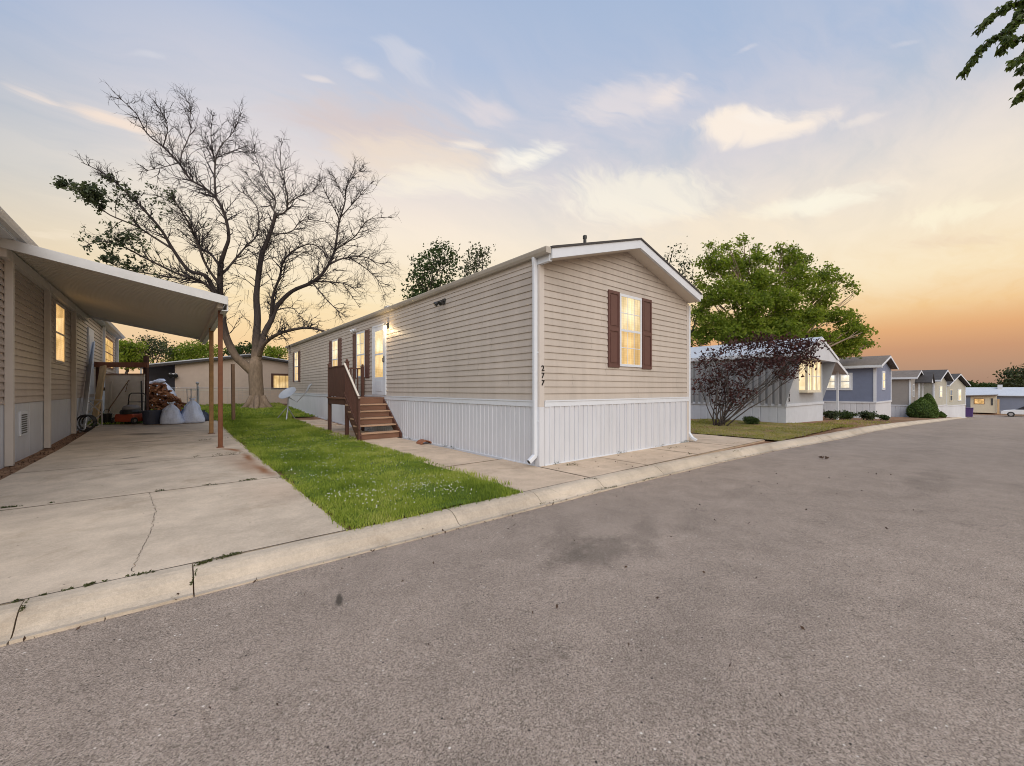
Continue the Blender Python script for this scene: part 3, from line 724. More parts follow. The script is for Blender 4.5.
mb = MB(); mb.prism(chev(Y1 + .10, -.20, -.037, OV, 0), (0, .05, 0)); mb.build('fascia', M['white'], home)
mb = MB(); mb.prism(chev(YF + .04, -.20, -.17, OV - .01, 0), (0, Y0 - YF - .02, 0)); mb.build('soffit', M['soffit'], home)
mb = MB()
for s_ in (0, 1):                                             # side eaves: sub-fascia boards under the gutters
    xa, xb = (X0 - .02, X0 - .0) if s_ == 0 else (X1, X1 + .02)
    mb.box(xa, xb, Y0 + .03, Y1 + .1, ZE - .06, ZE + .02)
    xc = (X0 - .034, X0 - .003) if s_ == 0 else (X1 + .003, X1 + .034)
    mb.box(xc[0], xc[1], Y0 + .03, Y1 + .1, ZE + .021, ZE + .185)
mb.build('eave_board', M['corner'], home)
def gutter(root, x, y0, y1, z, sgn, mat='gutter'):
    mb = MB(); w, h = .11, .10
    pr = [(0, 0), (0, h), (.006, h), (.006, .006), (w * .6, .006), (w * .85, h * .45), (w - .008, h * .9), (w - .008, h), (w + .004, h), (w + .004, h * .86), (w * .9, h * .40), (w * .65, 0)]
    mb.prism([(x + sgn * a, y0, z + b) for a, b in pr], (0, y1 - y0, 0)); mb.box(min(x, x + sgn * w), max(x, x + sgn * w), y0 - .004, y0, z, z + h)
    return mb.build('gutter', M[mat], root)
mb = MB(); mb.box(X0 - .034, X0 + .03, YF + .045, Y0 + .028, ZE + .0, ZE + .185); mb.build('eave_return', M['white'], home)
gutter(home, X0 - .035, YF + .005, Y1 + .12, ZE + .105, -1, 'gutter_tan'); gutter(home, X1 + .035, YF + .005, Y1 + .12, ZE + .105, 1)
# downspouts
mb = MB()
def spout(mb, pts, w=.085, h=.065):
    for a, b in zip(pts[:-1], pts[1:]): mb.bar(a, b, w, h, up=(0, 1, 0))
mb.bar((X0 - .085, Y0 + .045, ZE + .12), (X0 - .062, Y0 + .045, ZE - .07), .07, .058, up=(0, 1, 0))
mb.bar((X0 - .062, Y0 + .045, ZE - .06), (X0 - .062, Y0 + .045, .17), .072, .06, up=(0, 1, 0))
mb.bar((X0 - .055, Y0 + .045, .19), (X0 - .19, Y0 + .055, .09), .074, .06, up=(0, 1, 0))
ds = mb.build('downspout', M['white'], home, bevel=.008)
e0 = Vector((X0 - .19, Y0 + .055, .09)); e1 = (e0 - Vector((X0 - .065, Y0 + .065, .19))).normalized()
mb = MB(); mb.bar(e0 - e1 * .004, e0 + e1 * .003, .070, .05, up=(0, 1, 0)); mb.build('mouth_shade_cap', M['black'], ds)  # black cap painted in for the shade inside the open spout end
mb = MB(); mb.box(X0 - .035, X0 - .02, Y0 + .0, Y0 + .095, 1.9, 1.925); mb.build('bracket', M['white'], ds); mb = MB(); mb.box(X0 - .035, X0 - .02, Y0 + .0, Y0 + .095, .75, .775); mb.build('bracket', M['white'], ds)
mb = MB()
mb.bar((X1 + .075, Y0 + .02, ZE - .02), (X1 + .075, Y0 + .02, .2), .07, .09, up=(0, 1, 0))
mb.bar((X1 + .075, Y0 + .02, .23), (X1 + .05, Y0 - .10, .09), .07, .06); mb.bar((X1 + .05, Y0 - .09, .10), (X1 + .06, Y0 - .20, .045), .075, .06)
mb.build('downspout', M['white'], home, bevel=.008)
# windows with shutters
window(home, WE, 6.90, 7.68, 1.76, 3.23, M['lit_x'], .05, .04, (3, 2))
shutter(home, WE, 6.53, 6.885, 1.73, 3.25); shutter(home, WE, 7.70, 8.06, 1.73, 3.25)
for a0, a1 in ((12.98, 13.76), (15.75, 16.5), (22.1, 22.9)):
    window(home, WS, a0, a1, 1.68, 3.16, M['lit_y'], .045, .04, (2, 2))
    shutter(home, WS, a0 - .36, a0 - .02, 1.66, 3.17); shutter(home, WS, a1 + .02, a1 + .36, 1.66, 3.17)
# storm door
mb = MB(); da, db, dz = 11.36, 12.28, 1.13
WS.box(mb, da - .05, db + .05, 0, .045, dz + 2.03, dz + 2.08); WS.box(mb, da - .05, da, 0, .043, dz, dz + 2.03); WS.box(mb, db, db + .05, 0, .043, dz, dz + 2.03)
WS.box(mb, da, da + .15, 0, .036, dz, dz + 2.03); WS.box(mb, db - .15, db, 0, .036, dz, dz + 2.03)
WS.box(mb, da + .15, db - .15, 0, .034, dz + 1.90, dz + 2.03); WS.box(mb, da + .15, db - .15, 0, .034, dz, dz + .52); WS.box(mb, da + .15, db - .15, 0, .034, dz + 1.18, dz + 1.23)
WS.box(mb, da + .22, db - .22, .034, .040, dz + .10, dz + .42)
door = mb.build('door', M['white'], home)
mb = MB(); WS.box(mb, da + .15, db - .15, 0, .025, dz + .52, dz + 1.18); WS.box(mb, da + .15, db - .15, 0, .025, dz + 1.23, dz + 1.90); mb.build('pane', M['lit_y'], door)
mb = MB(); WS.box(mb, da + .04, da + .09, .036, .046, dz + .95, dz + 1.13); mb.tube([WS.pt(da + .065, .046, dz + 1.08), WS.pt(da + .065, .085, dz + 1.06), WS.pt(da + .065, .085, dz + .97), WS.pt(da + .065, .046, dz + .95)], .011, 6); mb.build('handle', M['black'], door)
# porch lamp by the door
mb = MB(); WS.box(mb, 11.13, 11.23, 0, .03, 3.02, 3.18); mb.tube([WS.pt(11.18, .03, 3.13), WS.pt(11.18, .10, 3.16), WS.pt(11.18, .11, 3.13)], .010, 6); mb.lathe(WS.pt(11.18, .11, 3.07), [(.045, .06), (.02, .085), (.008, .10)], 12)
lamp = mb.build('porch_lamp', M['black'], home)
mb = MB(); mb.lathe(WS.pt(11.18, .11, 3.0), [(.015, -.045), (.04, -.02), (.05, .03), (.042, .07)], 14); mb.build('bulb', M['bulb'], lamp, smooth=True)
ld = bpy.data.lights.new('porch_lamp_light', 'POINT'); ld.energy = 6; ld.color = (1, .72, .38); ld.shadow_soft_size = .05
lo = bpy.data.objects.new('porch_lamp_light', ld); lo.location = WS.pt(11.18, .20, 3.0); COL.objects.link(lo)
# twin flood lamp under the eave
mb = MB(); WS.box(mb, 7.98, 8.12, 0, .03, 3.22, 3.34); mb.tube([WS.pt(8.05, .03, 3.28), WS.pt(8.05, .10, 3.27)], .018, 8)
for s_ in (-.08, .08): mb.lathe(WS.pt(8.05 + s_, .11, 3.27), [(.022, 0), (.035, .03), (.058, .10), (.050, .115)], 12, axis=Vector(WS.pt(s_ * 5, 1, -.9)) - Vector(WS.pt(0, 0, 0)))
mb.build('flood_lamp', M['black'], home)
mb = MB(); WS.box(mb, 13.9, 14.02, .0, .025, 3.27, 3.34)
for s_ in (-.07, .07): mb.lathe(WS.pt(13.96 + s_, .06, 3.30), [(.02, 0), (.03, .02), (.05, .08), (.042, .09)], 10, axis=Vector(WS.pt(s_ * 5, 1, -.9)) - Vector(WS.pt(0, 0, 0)))
mb.build('flood_lamp', M['white'], home)
for i, ch in enumerate('277'):
    text_obj('house_digit', ch, .13, .006, M['digit'], home, (X0 + .05, Y0 - .031, 1.645 - i * .122), (R(90), R(-4 + 5 * i), 0))
mb = MB(); mb.lathe((7.0, 5.9, ZE + .88), [(.035, 0), (.035, .38), (.045, .38), (.045, .44), (.03, .45)], 12); mb.build('vent_pipe', M['black'], home)
mb = MB(); mb.lathe((5.3, 12.6, ZE + .38), [(.09, 0), (.09, .14), (.14, .14), (.14, .18), (.05, .22)], 12); mb.build('vent_pipe', M['steel'], home)
# ------------------------------------------------------------------ wooden porch
px0, px1, py0, py1, pz = 3.58, X0 - .03, 11.4, 13.1, 1.06
porch = thing('porch', 'dark red-brown wooden porch with open steps and baluster rail at the tan home door', 'porch', (px0, py0, gz(px0, py0)))
mb = MB()
for i in range(11):
    y = py0 + (py1 - py0) * i / 11; mb.box(px0 - .03, px1, y + .003, y + (py1 - py0) / 11 - .003, pz - .038, pz)
mb.build('decking', M['tread'], porch)
mb = MB(); mb.box(px0, px0 + .04, py0, py1, pz - .20, pz - .04); mb.box(px0 + .04, px1, py0, py0 + .04, pz - .20, pz - .041); mb.box(px0 + .04, px1, py1 - .04, py1, pz - .20, pz - .041)
mb.build('rim_joist', M['deck'], porch)
for x, y, zt in ((px0 + .045, py0 + .045, 2.03), (px0 + .045, py1 - .045, 2.03), (px1 - .05, py1 - .045, 2.0)):
    mb = MB(); mb.box(x - .045, x + .045, y - .045, y + .045, gz(x, y) - .02, zt); mb.box(x - .055, x + .055, y - .055, y + .055, zt, zt + .025)
    mb.lathe((x, y, zt + .025), [(.03, 0), (.04, .03), (.03, .06), (.01, .07)], 8); mb.build('post', M['deck'], porch, bevel=.004)
mb = MB()                                                    # boarded side towards the lawn
n_ = 11
for i in range(n_):
    a = py0 + .10 + (py1 - py0 - .2) * i / n_; mb.box(px0 + .012, px0 + .030, a + .003, a + (py1 - py0 - .2) / n_ - .003, pz + .02, 1.93)
mb.build('side_board', M['deck'], porch)
mb = MB(); mb.box(px0 - .005, px0 + .095, py0 + .09, py1 - .09, 1.93, 1.965); mb.box(px0 + .031, px0 + .07, py0 + .09, py1 - .09, 1.84, 1.925); mb.box(px0 + .031, px0 + .07, py0 + .09, py1 - .09, pz + .03, pz + .11)
mb.box(px0 + .09, px1 - .09, py1 - .08, py1 - .01, 1.93, 1.965); mb.build('top_rail', M['deck'], porch)
for i in range(8):
    x = px0 + .15 + i * .105
    if x < px1 - .12: mb = MB(); mb.box(x - .018, x + .018, py1 - .065, py1 - .029, pz, 1.93); mb.build('baluster', M['deck'], porch)
# stairs, falling towards the street
NS = 6; run = .215; zb = gz(4, 10.2) + .004
rise = (pz - zb) / NS
for i in range(NS - 1):
    z = pz - rise * (i + 1); y = py0 - run * (i + 1)
    mb = MB()
    mb.box(px0 - .02, px1 - .02, y - .03, y + run * .5 - .016, z - .036, z); mb.box(px0 - .02, px1 - .02, y + run * .5 - .010, y + run - .004, z - .036, z)
    mb.build('tread', M['tread_pale'], porch, bevel=.004)
for i in range(NS):
    if i == NS - 2: continue                                 # the board missing behind the second tread
    z = pz - rise * i - .04; y = py0 - run * i
    mb = MB(); mb.box(px0 + .03, px1 - .04, y - .002, y + .018, z - rise + .045, z - .002); mb.build('riser', M['tread'], porch)
yb = py0 - run * NS + .12
for x in (px0 - .015, px1 - .045):
    mb = MB(); poly = [(x, py0, pz - .04), (x, yb - .02, zb + .12), (x, yb - .02, zb), (x, yb + .22, zb), (x, py0, pz - .33)]
    mb.prism(poly, (.038, 0, 0)); mb.build('stringer', M['deck'], porch)
mb = MB(); ny = yb + .03; mb.box(px0 - .065, px0 - .02, ny - .045, ny + .045, zb - .02, 1.10); mb.box(px0 - .075, px0 - .01, ny - .055, ny + .055, 1.10, 1.12); mb.build('post', M['deck'], porch, bevel=.004)
ra = Vector((px0 - .03, py0 + .02, 2.0)); rb = Vector((px0 - .045, ny - .05, 1.07))
mb = MB(); mb.bar(ra, rb, .045, .025); mb.build('handrail', M['soffit'], porch)
mb = MB(); mb.bar(ra - Vector((0, 0, .05)), rb - Vector((0, 0, .05)), .035, .06); mb.bar(ra - Vector((0, 0, .80)), rb - Vector((0, 0, .80)), .035, .05); mb.build('sloping_rail', M['deck'], porch)
for i in range(1, 12):
    q = ra.lerp(rb, i / 12)
    mb = MB(); mb.box(q.x - .012, q.x + .012, q.y - .012, q.y + .012, q.z - .78, q.z - .05); mb.build('baluster', M['deck'], porch)
# pieces near the porch
q = G(432, 443); q.x = min(q.x, X0 - .16)
mb = MB(); L = .34
half = [(.14 * math.cos(a), .075 * math.sin(a)) for a in [math.pi * i / 10 for i in range(11)]] + [(-.11, .0), (-.10, .02)] 
half = [(.14 * math.cos(math.pi * i / 10), .085 * math.sin(math.pi * i / 10)) for i in range(11)] + [(.115 * math.cos(math.pi * i / 10), .065 * math.sin(math.pi * i / 10)) for i in range(10, -1, -1)]
mb.prism([(q.x + a, q.y - .15, q.z + .008 + b) for a, b in half], (.02, .30, 0))
tag(mb.build('clay_tile', M['brick'], smooth=False), 'curved red clay tile lying on the walk against the white skirting', 'tile')

# ------------------------------------------------------------------ satellite dish
c0 = G(287, 416); c0 = Vector((c0.x, c0.y, gz(c0.x, c0.y)))
dish = thing('satellite_dish', 'grey satellite dish on a tripod mast in the grass behind the porch', 'satellite dish', c0)
D = 16.0; s_ = D / F_PX
ctr = P(288, 394, D); c0b = P(287, 415, D); 
base = Vector((c0b.x, c0b.y, gz(c0b.x, c0b.y))); dish.location = base
mb = MB(); ax = (-Fv * .62 - Rv * .12 + Vector((0, 0, .85))).normalized()
prf = [(.0, .0)] + [(.37 * t, .10 * t * t) for t in (.2, .4, .6, .8, 1.0)]
prf = prf + [(.375, .115)] + [(.37 * t, .10 * t * t + .012) for t in (.98, .8, .6, .4, .2)] + [(.0, .012)]
mb.lathe(ctr - ax * .05, prf, 28, axis=ax, squash=.82); mb.build('reflector', M['dish'], dish, smooth=True)
mb = MB(); k = ctr - ax * .06
mb.tube([base + Vector((0, 0, .02)), base.lerp(k, .5), k - Vector((0, 0, .05)), k], .026, 8)
mb.tube([base + Rv * -.42, k.lerp(base, .45)], .018, 6); mb.tube([base + Rv * .16 - Fv * .35, k.lerp(base, .5)], .018, 6); mb.tube([base + Rv * .1 + Fv * .4, k.lerp(base, .5)], .018, 6)
mb.build('mast', M['steel'], dish)
mb = MB(); e = P(307, 391, D); mb.tube([k - Vector((0, 0, .08)), P(297, 402, D), e], .018, 6); mb.build('feed_arm', M['steel'], dish)
mb = MB(); mb.tube([e, e + (e - k) * .12 + Vector((0, 0, .16)), e + (e - k) * .25 + Vector((0, 0, .24))], [.03, .045, .03], 8); mb.build('receiver', M['dish'], dish)

# ------------------------------------------------------------------ carport of the left home
LX = -2.25
def roof_z(x): return 3.80 - (x - LX) * (3.80 - 3.255) / (.86 - LX)
cp = thing('carport', 'sloping white metal carport roof on two rusty posts beside the left home', 'carport', (.77, 11.06, gz(.77, 11.06)))
CY0, CY1 = 10.45, 18.9; CXR = .86
mb = MB()                                                    # ribbed pan roof
w = .15; n_ = int((CXR - LX) / w)
prof_ = []
y = CY0 + .04
pts_top = []
while y < CY1 - .04:
    for o, h in ((0, 0), (.128, 0), (.134, .085), (.166, .085), (.172, 0)):
        if y + o < CY1 - .04: pts_top.append((y + o, h))
    y += .178
vs = []
for yy, h in pts_top:
    vs += [(LX, yy, roof_z(LX) - .10 + h), (CXR - .02, yy, roof_z(CXR) - .10 + h)]
mb.add(vs, [(2*i, 2*i+1, 2*i+3, 2*i+2) for i in range(len(pts_top) - 1)])
mb.build('roof', M['soffit'], cp)
mb = MB()
mb.prism([(LX, CY0, roof_z(LX) - .17), (CXR, CY0, roof_z(CXR) - .17), (CXR, CY0, roof_z(CXR)), (LX, CY0, roof_z(LX))], (0, .035, 0)); mb.build('fascia', M['gutter'], cp); mb = MB()
mb.prism([(LX, CY1, roof_z(LX) - .17), (CXR, CY1, roof_z(CXR) - .17), (CXR, CY1, roof_z(CXR)), (LX, CY1, roof_z(LX))], (0, -.035, 0))
mb.build('fascia', M['gutter'], cp)
mb = MB()
mb.box(CXR - .012, CXR + .012, CY0 + .036, CY1 - .036, roof_z(CXR) - .30, roof_z(CXR) - .004); mb.box(CXR - .10, CXR - .013, CY0 + .036, CY1 - .036, roof_z(CXR) - .30, roof_z(CXR) - .285)
mb.build('gutter', M['gutter'], cp)
mb = MB(); mb.box(.70, .80, CY0 + .25, CY1 - .06, roof_z(.75) - .24, roof_z(.75) - .13); mb.build('beam', M['soffit'], cp)
for x, y, mt, w in ((.775, 11.06, 'rust_post', .085), (.80, 14.4, 'tan_post', .10)):
    z = gz(x, y); mb = MB(); mb.box(x - w / 2, x + w / 2, y - w / 2, y + w / 2, z, roof_z(x) - .15)
    p_ = mb.build('post', M[mt], cp, bevel=.008)
    mb = MB(); mb.box(x - w * .8, x + w * .8, y - w * .8, y + w * .8, z + .004, z + .014); mb.build('base_plate', M['rust_post'], p_)
for y in (10.85, 13.55, 16.6):
    x = -2.18; mb = MB(); mb.box(x - .05, x + .05, y - .045, y + .045, gz(x, y) - .02, roof_z(x) - .14); mb.build('wall_post', M['corner'], cp, bevel=.006)
mb = MB(); mb.box(-2.23, -2.14, CY0 + .04, CY1 - .05, roof_z(LX) - .32, roof_z(LX) - .15); mb.build('ledger', M['corner'], cp)

# lone post in the lawn beyond the slab
q = G(233.5, 421); mb = MB(); h = 2.12
mb.box(-.05, .05, -.05, .05, -.1, h)
for z_ in (.35, 1.1, 1.8): mb.box(-.053, .053, -.02, .02, z_, z_ + .02)
o = mb.build('wooden_post', M['brown_post'], bevel=.006); o.location = q; o.rotation_euler = (0, R(-.6), R(12))
tag(o, 'brown weathered post standing alone in the grass behind the carport', 'post')

# ------------------------------------------------------------------ left home
L0, L1 = 5.2, 27.8; lw = 4.8
lh = thing('mobile_home', 'grey-tan sided home with white skirting behind the carport', 'mobile home', (LX - .1, L0, 0))
LW = Wall('y', LX, 1); LZ = 3.80
mb = MB(); mb.prism([(LX - .002, L0, .9), (LX - .002, L0, LZ), (LX - lw / 2, L0, LZ + .7), (LX - lw, L0, LZ), (LX - lw, L0, .9)], (0, L1 - L0, 0))
LW.lap(mb, L0, L1, 1.04, LZ, .125, .027); mb.build('wall', M['siding_left'], lh)
mb = MB(); LW.ribs(mb, L0, L1, lambda a: gz(LX, a) - .08, 1.03, .90, .014, .02); mb.box(LX - lw, LX - .003, L0, L1, -.1, 1.02); mb.build('skirting', M['skirt'], lh)
mb = MB(); ov = .20
mb.prism([(LX + ov, L0 - .3, LZ + .12), (LX - lw / 2, L0 - .3, LZ + .90), (LX - lw - ov, L0 - .3, LZ + .12), (LX - lw - ov, L0 - .3, LZ + .06), (LX - lw / 2, L0 - .3, LZ + .84), (LX + ov, L0 - .3, LZ + .06)], (0, L1 - L0 + .6, 0))
mb.build('roof', M['shingle_brown'], lh)
mb = MB(); mb.box(LX + .02, LX + ov, L0 - .28, L1 + .28, LZ - .02, LZ + .0); mb.build('soffit', M['white'], lh)
mb = MB(); mb.box(LX + ov - .02, LX + ov + .015, L0 - .28, L1 + .28, LZ + .002, LZ + .11); mb.build('fascia', M['white'], lh)
gutter(lh, LX + ov + .017, L0 - .25, L1 + .25, LZ + .01, 1)
def kpos(px, X):                                             # Y where the wall X = const meets image column px
    k = (px - CX) / F_PX; return X * (Fv.y + k * Rv.y) / (Fv.x + k * Rv.x)
window(lh, LW, kpos(53, LX), kpos(63, LX), 1.95, 3.42, M['lit_amber'], .055, .045, None, mat=M['corner'])
window(lh, LW, kpos(103, LX), kpos(112, LX), 2.2, 3.5, M['lit_amber'], .06, .05, (2, 2), mat=M['rail_wood'])
mb = MB(); a, b = kpos(86.5, LX), kpos(92, LX); LW.box(mb, a, b, 0, .05, 1.12, 3.35); LW.box(mb, a + .18, b - .18, .05, .056, 2.3, 3.1); d_ = mb.build('door', M['white'], lh)
mb = MB(); mb.lathe(LW.pt(a + .12, .05, 2.05), [(.02, 0), (.035, .03), (.03, .06), (.01, .07)], 10, axis=(1, 0, 0)); mb.build('handle', M['steel'], d_)
vy0, vy1 = kpos(17.5, LX), kpos(24.5, LX)
mb = MB(); LW.box(mb, vy0, vy1, 0, .04, .42, .88)
vent = mb.build('skirt_vent', M['white'], lh)
mb = MB()
for i in range(9): z = .46 + i * .042; LW.box(mb, vy0 + .05, vy1 - .05, .04, .046, z, z + .022)
mb.build('louvre', M['black'], vent)
mb = MB(); mb.box(LX + .02, LX + .12, L1 - .12, L1 + .02, 0, LZ); mb.build('corner_trim', M['white'], lh)
mb = MB(); mb.box(LX + .06, LX + .13, 22.6, 22.7, 0, LZ - .02); mb.build('downspout', M['white'], lh)

# ------------------------------------------------------------------ things stored at the back of the carport
def lean(name, label, cat, a, b, w, th, mat, facing=None, extra=None):
    """a board leaning from foot a to head b"""
    a = Vector(a); b = Vector(b); mb = MB(); mb.bar(a, b, w, th, up=facing or -Fv); 
    return tag(mb.build(name, mat, bevel=.004), label, cat)
PQ = 1.12
def PS(x, y, d): return P(x, y, d * PQ)
def GP(x, d):                                                # ground point at column x, depth d
    q = P(x, 400, d * PQ); return Vector((q.x, q.y, gz(q.x, q.y) + .006))
lean('plank', 'long white plank leaning on the grey-tan wall beside the stored goods', 'plank', GP(82.5, 10.5), PS(92.5, 343, 12.6), .20, .03, M['white'])
lean('timber', 'pale raw timber beam leaning on the brown rack', 'timber', GP(94.5, 12.25), PS(103.5, 366, 12.95), .21, .06, M['timber'])
lean('board', 'narrow grey-brown board leaning on the beige panel', 'board', GP(109, 12.6), PS(111, 381, 13.0), .10, .02, M['soffit'])
lean('pipe', 'thin black upright pipe leaning against the right edge of the beige panel', 'pipe', GP(142.5, 12.6), PS(141.3, 381, 12.85), .035, .035, M['black'])
mb = MB(); a, b = PS(109, 409, 12.7), PS(129, 380, 12.95); mb.tube([a, b], .016, 6); mb.bar(PS(127.5, 384, 12.93), PS(125.5, 392, 12.9), .02, .02)
a2 = GP(107.5, 12.65); mb.tube([a2, a], .016, 6)
tag(mb.build('rake_handle', M['brown_post']), 'thin wooden pole slanting across the beige panel', 'pole')
# brown rack: two posts and a broad rail
r0, r1 = GP(98.5, 13.1), GP(146, 13.1)
rack = thing('wooden_rack', 'red-brown timber rack with a broad top rail at the end of the carport', 'rack', r0)
for q, top in ((98.5, 362), (146.2, 356)):
    mb = MB(); a = GP(q, 13.1); b = PS(q, top, 13.1); mb.bar(a, Vector((a.x, a.y, b.z)), .12, .10, up=Fv); mb.build('post', M['deck'], rack)
mb = MB(); mb.bar(PS(94.5, 364.6, 13.0), PS(148, 365, 13.0), .07, .18, up=(0, 0, 1)); mb.build('top_rail', M['rail_wood'], rack)
mb = MB(); mb.bar(PS(97, 389, 13.1), PS(147, 389, 13.1), .05, .12, up=(0, 0, 1)); mb.build('lower_rail', M['deck'], rack)
# beige panel
mb = MB(); A, B = GP(104, 12.95), GP(143.2, 12.95); up_ = (PS(120, 374, 12.98) - PS(120, 424, 12.9)); hgt = PS(120, 374, 12.98).z
mb.prism([A, B, Vector((B.x, B.y, hgt)) + Fv * .05, Vector((A.x, A.y, hgt)) + Fv * .05], Fv * .03)
pn = tag(mb.build('panel', M['panelboard']), 'large upright beige panel with a reddish top edge behind the mower', 'panel')
mb = MB(); mb.bar(Vector((A.x, A.y, hgt)) + Fv * .05, Vector((B.x, B.y, hgt)) + Fv * .05, .05, .035); mb.build('edge_strip', M['rail_wood'], pn)
# lattice
mb = MB(); o_ = GP(86.5, 11.3); hx = (Rv * .55 + Fv * .25) * .6; hz = Vector((0, 0, 1.0))
def lat(a, b): mb.bar(o_ + hx * a[0] + hz * a[1], o_ + hx * b[0] + hz * b[1], .03, .012, up=-Fv)
for i in range(-2, 3):
    for sg in (1, -1):
        a = (0.0, i * .42 if sg == 1 else i * .42 + .42); b = (1.0, a[1] + sg * .42)
        if min(a[1], b[1]) >= -.01 and max(a[1], b[1]) <= .85: lat(a, b)
lat((0, 0), (0, .84)); lat((1, 0), (1, .84)); lat((0, .84), (1, .84)); lat((0, 0.01), (1, .01))
tag(mb.build('lattice', M['corner']), 'pale criss-cross lattice scrap behind the leaning timber', 'lattice')
# black hose loops
mb = MB()
for i in range(3):
    c_ = GP(85 + i * 2.2, 10.4 + .15 * i) + Vector((0, 0, .24)); r_ = .22 - .02 * i
    ring = [c_ + (Rv * .75 + Fv * .4) * math.cos(2 * math.pi * k / 20) * r_ + Vector((0, 0, 1)) * math.sin(2 * math.pi * k / 20) * r_ * 1.05 for k in range(21)]
    mb.tube(ring, .022, 6)
tag(mb.build('hose', M['black'], smooth=True), 'black hose coiled upright at the foot of the white plank', 'hose')
# lawn mower
mc = GP(130, 12.2)
mower = thing('lawn_mower', 'orange and black push mower with its handle upright', 'lawn mower', mc)
def mp(r, f, z): return mc + Rv * r + Fv * f + Vector((0, 0, z))
mb = MB(); pr = [(-.30, .07), (.30, .07), (.33, .20), (.28, .33), (-.28, .33), (-.33, .20)]
mb.prism([mp(a, -.22, b) for a, b in pr], Fv * .5); mb.build('deck', M['orange'], mower, bevel=.02)
mb = MB(); mb.lathe(mp(0, .03, .32), [(.29, 0), (.30, .08), (.26, .15)], 18, squash=.85); mb.build('shroud', M['black'], mower, smooth=False)
mb = MB(); mb.lathe(mp(0.02, .03, .47), [(.25, 0), (.26, .05), (.22, .11), (.13, .15), (.02, .165)], 18, squash=.8); mb.build('engine_cover', M['mower_grey'], mower, smooth=True)
for r in (-.33, .33):
    for f in (-.20, .24):
        mb = MB(); mb.lathe(mp(r - .03 if r < 0 else r - .03, f, .115), [(.09, 0), (.11, .01), (.11, .05), (.09, .06)], 16, axis=Rv); wh = mb.build('wheel', M['rubber'], mower)
        mb = MB(); mb.lathe(mp(r - .034 if r < 0 else r - .034, f, .115), [(.055, 0), (.055, .068)], 12, axis=Rv); mb.build('rim', M['mower_grey'], wh)
mb = MB(); h0 = 1.02
mb.tube([mp(-.30, .2, .25), mp(-.30, .26, .7), mp(-.28, .27, h0 - .06), mp(-.2, .27, h0), mp(.2, .27, h0), mp(.28, .27, h0 - .06), mp(.30, .26, .7), mp(.30, .2, .25)], .017, 8)
mb.tube([mp(-.29, .25, .72), mp(.29, .25, .72)], .014, 6); mb.build('handle', M['black'], mower, smooth=True)
mb = MB(); mb.box(-.08, .08, -.005, .005, -.03, .03); e_ = mb.build('emblem', M['white'], mower); e_.location = Rv * -.02 - Fv * .226 + Vector((0, 0, .19)); e_.rotation_euler = (0, 0, -YAW); e_.scale = (.55, 1, .5)
# dark blue tub
mb = MB(); tc = GP(154, 12.3)
pr = [(.30, 0), (.335, .42), (.36, .42), (.36, .45), (.325, .45), (.29, .03), (0, .03)]
mb.lathe(tc, pr, 24, squash=.8)
tag(mb.build('tub', M['navy'], smooth=False), 'dark blue plastic tub between the mower and the white bags', 'tub')
# small dark bucket left of the mower
mb = MB(); mb.lathe(GP(107, 12.15), [(.09, 0), (.13, .30), (.14, .30), (.14, .32), (.12, .32), (.08, .02), (0, .02)], 16)
mb.tube([GP(107, 12.15) + Rv * .135 * math.cos(t) + Vector((0, 0, .31 + .15 * math.sin(t))) for t in [math.pi * i / 8 for i in range(9)]], .006, 5)
tag(mb.build('bucket', M['black']), 'small black bucket on the slab left of the mower', 'bucket')
def bag(c, r, h, seed, mat, label, cat='rubbish bag', flat=1.0):
    g_ = random.Random(seed); mb = MB(); n, m_ = 40, 22; vs = []
    ph = [g_.uniform(0, 6.28) for _ in range(8)]
    for j in range(m_ + 1):
        t = j / m_
        rr = r * (1.06 + .14 * math.sin(math.pi * min(1, t * 1.9)) - .50 * t) if t < .62 else r * (max(.12, .75 - ((t - .62) / .30) ** 1.25 * .62) if t < .92 else .13 + (t - .92) * 2.2)
        if j == 0: rr = r * .88
        for k in range(n):
            a = 2 * math.pi * k / n
            wob = 1 + .035 * math.sin(17 * a + 9 * t + ph[6]) * min(1, t * 2) + .025 * math.sin(23 * a - 14 * t + ph[7]) + .06 * math.sin(3 * a + ph[0] + 3 * t) + .05 * math.sin(5 * a + ph[1] - 5 * t) + .035 * math.sin(9 * a + ph[2] + 4 * t) * t + .05 * math.sin(2 * a + ph[3] + 7 * t) + .03 * math.sin(13 * a + ph[4]) * t
            vs.append(c + (Rv * math.cos(a) + Fv * math.sin(a) * flat) * rr * wob + Vector((0, 0, h * (t + .012 * math.sin(7 * a + ph[5]) * (t > .1)))))
    mb.add(vs, [(j * n + k, j * n + (k + 1) % n, (j + 1) * n + (k + 1) % n, (j + 1) * n + k) for j in range(m_) for k in range(n)] + [tuple(range(n - 1, -1, -1)), tuple(range(m_ * n, m_ * n + n))])
    return tag(mb.build('rubbish_bag', mat, smooth=True), label, cat)
bag(GP(171.5, 12.35), .315, .74, 1, M['bag'], 'full white rubbish bag on the slab next to the dark tub', flat=.8)
bag(GP(192.5, 12.75), .325, .86, 4, M['bag'], 'taller white rubbish bag tied at the top, nearest the rusty posts', flat=.8)
bag(GP(183.5, 13.0), .22, .45, 9, M['blue_tarp'], 'blue sack squeezed between the two white rubbish bags', 'sack')
bag(GP(203.5, 13.3), .20, .38, 6, M['navy'], 'small dark blue sack at the right end of the white bags', 'sack')
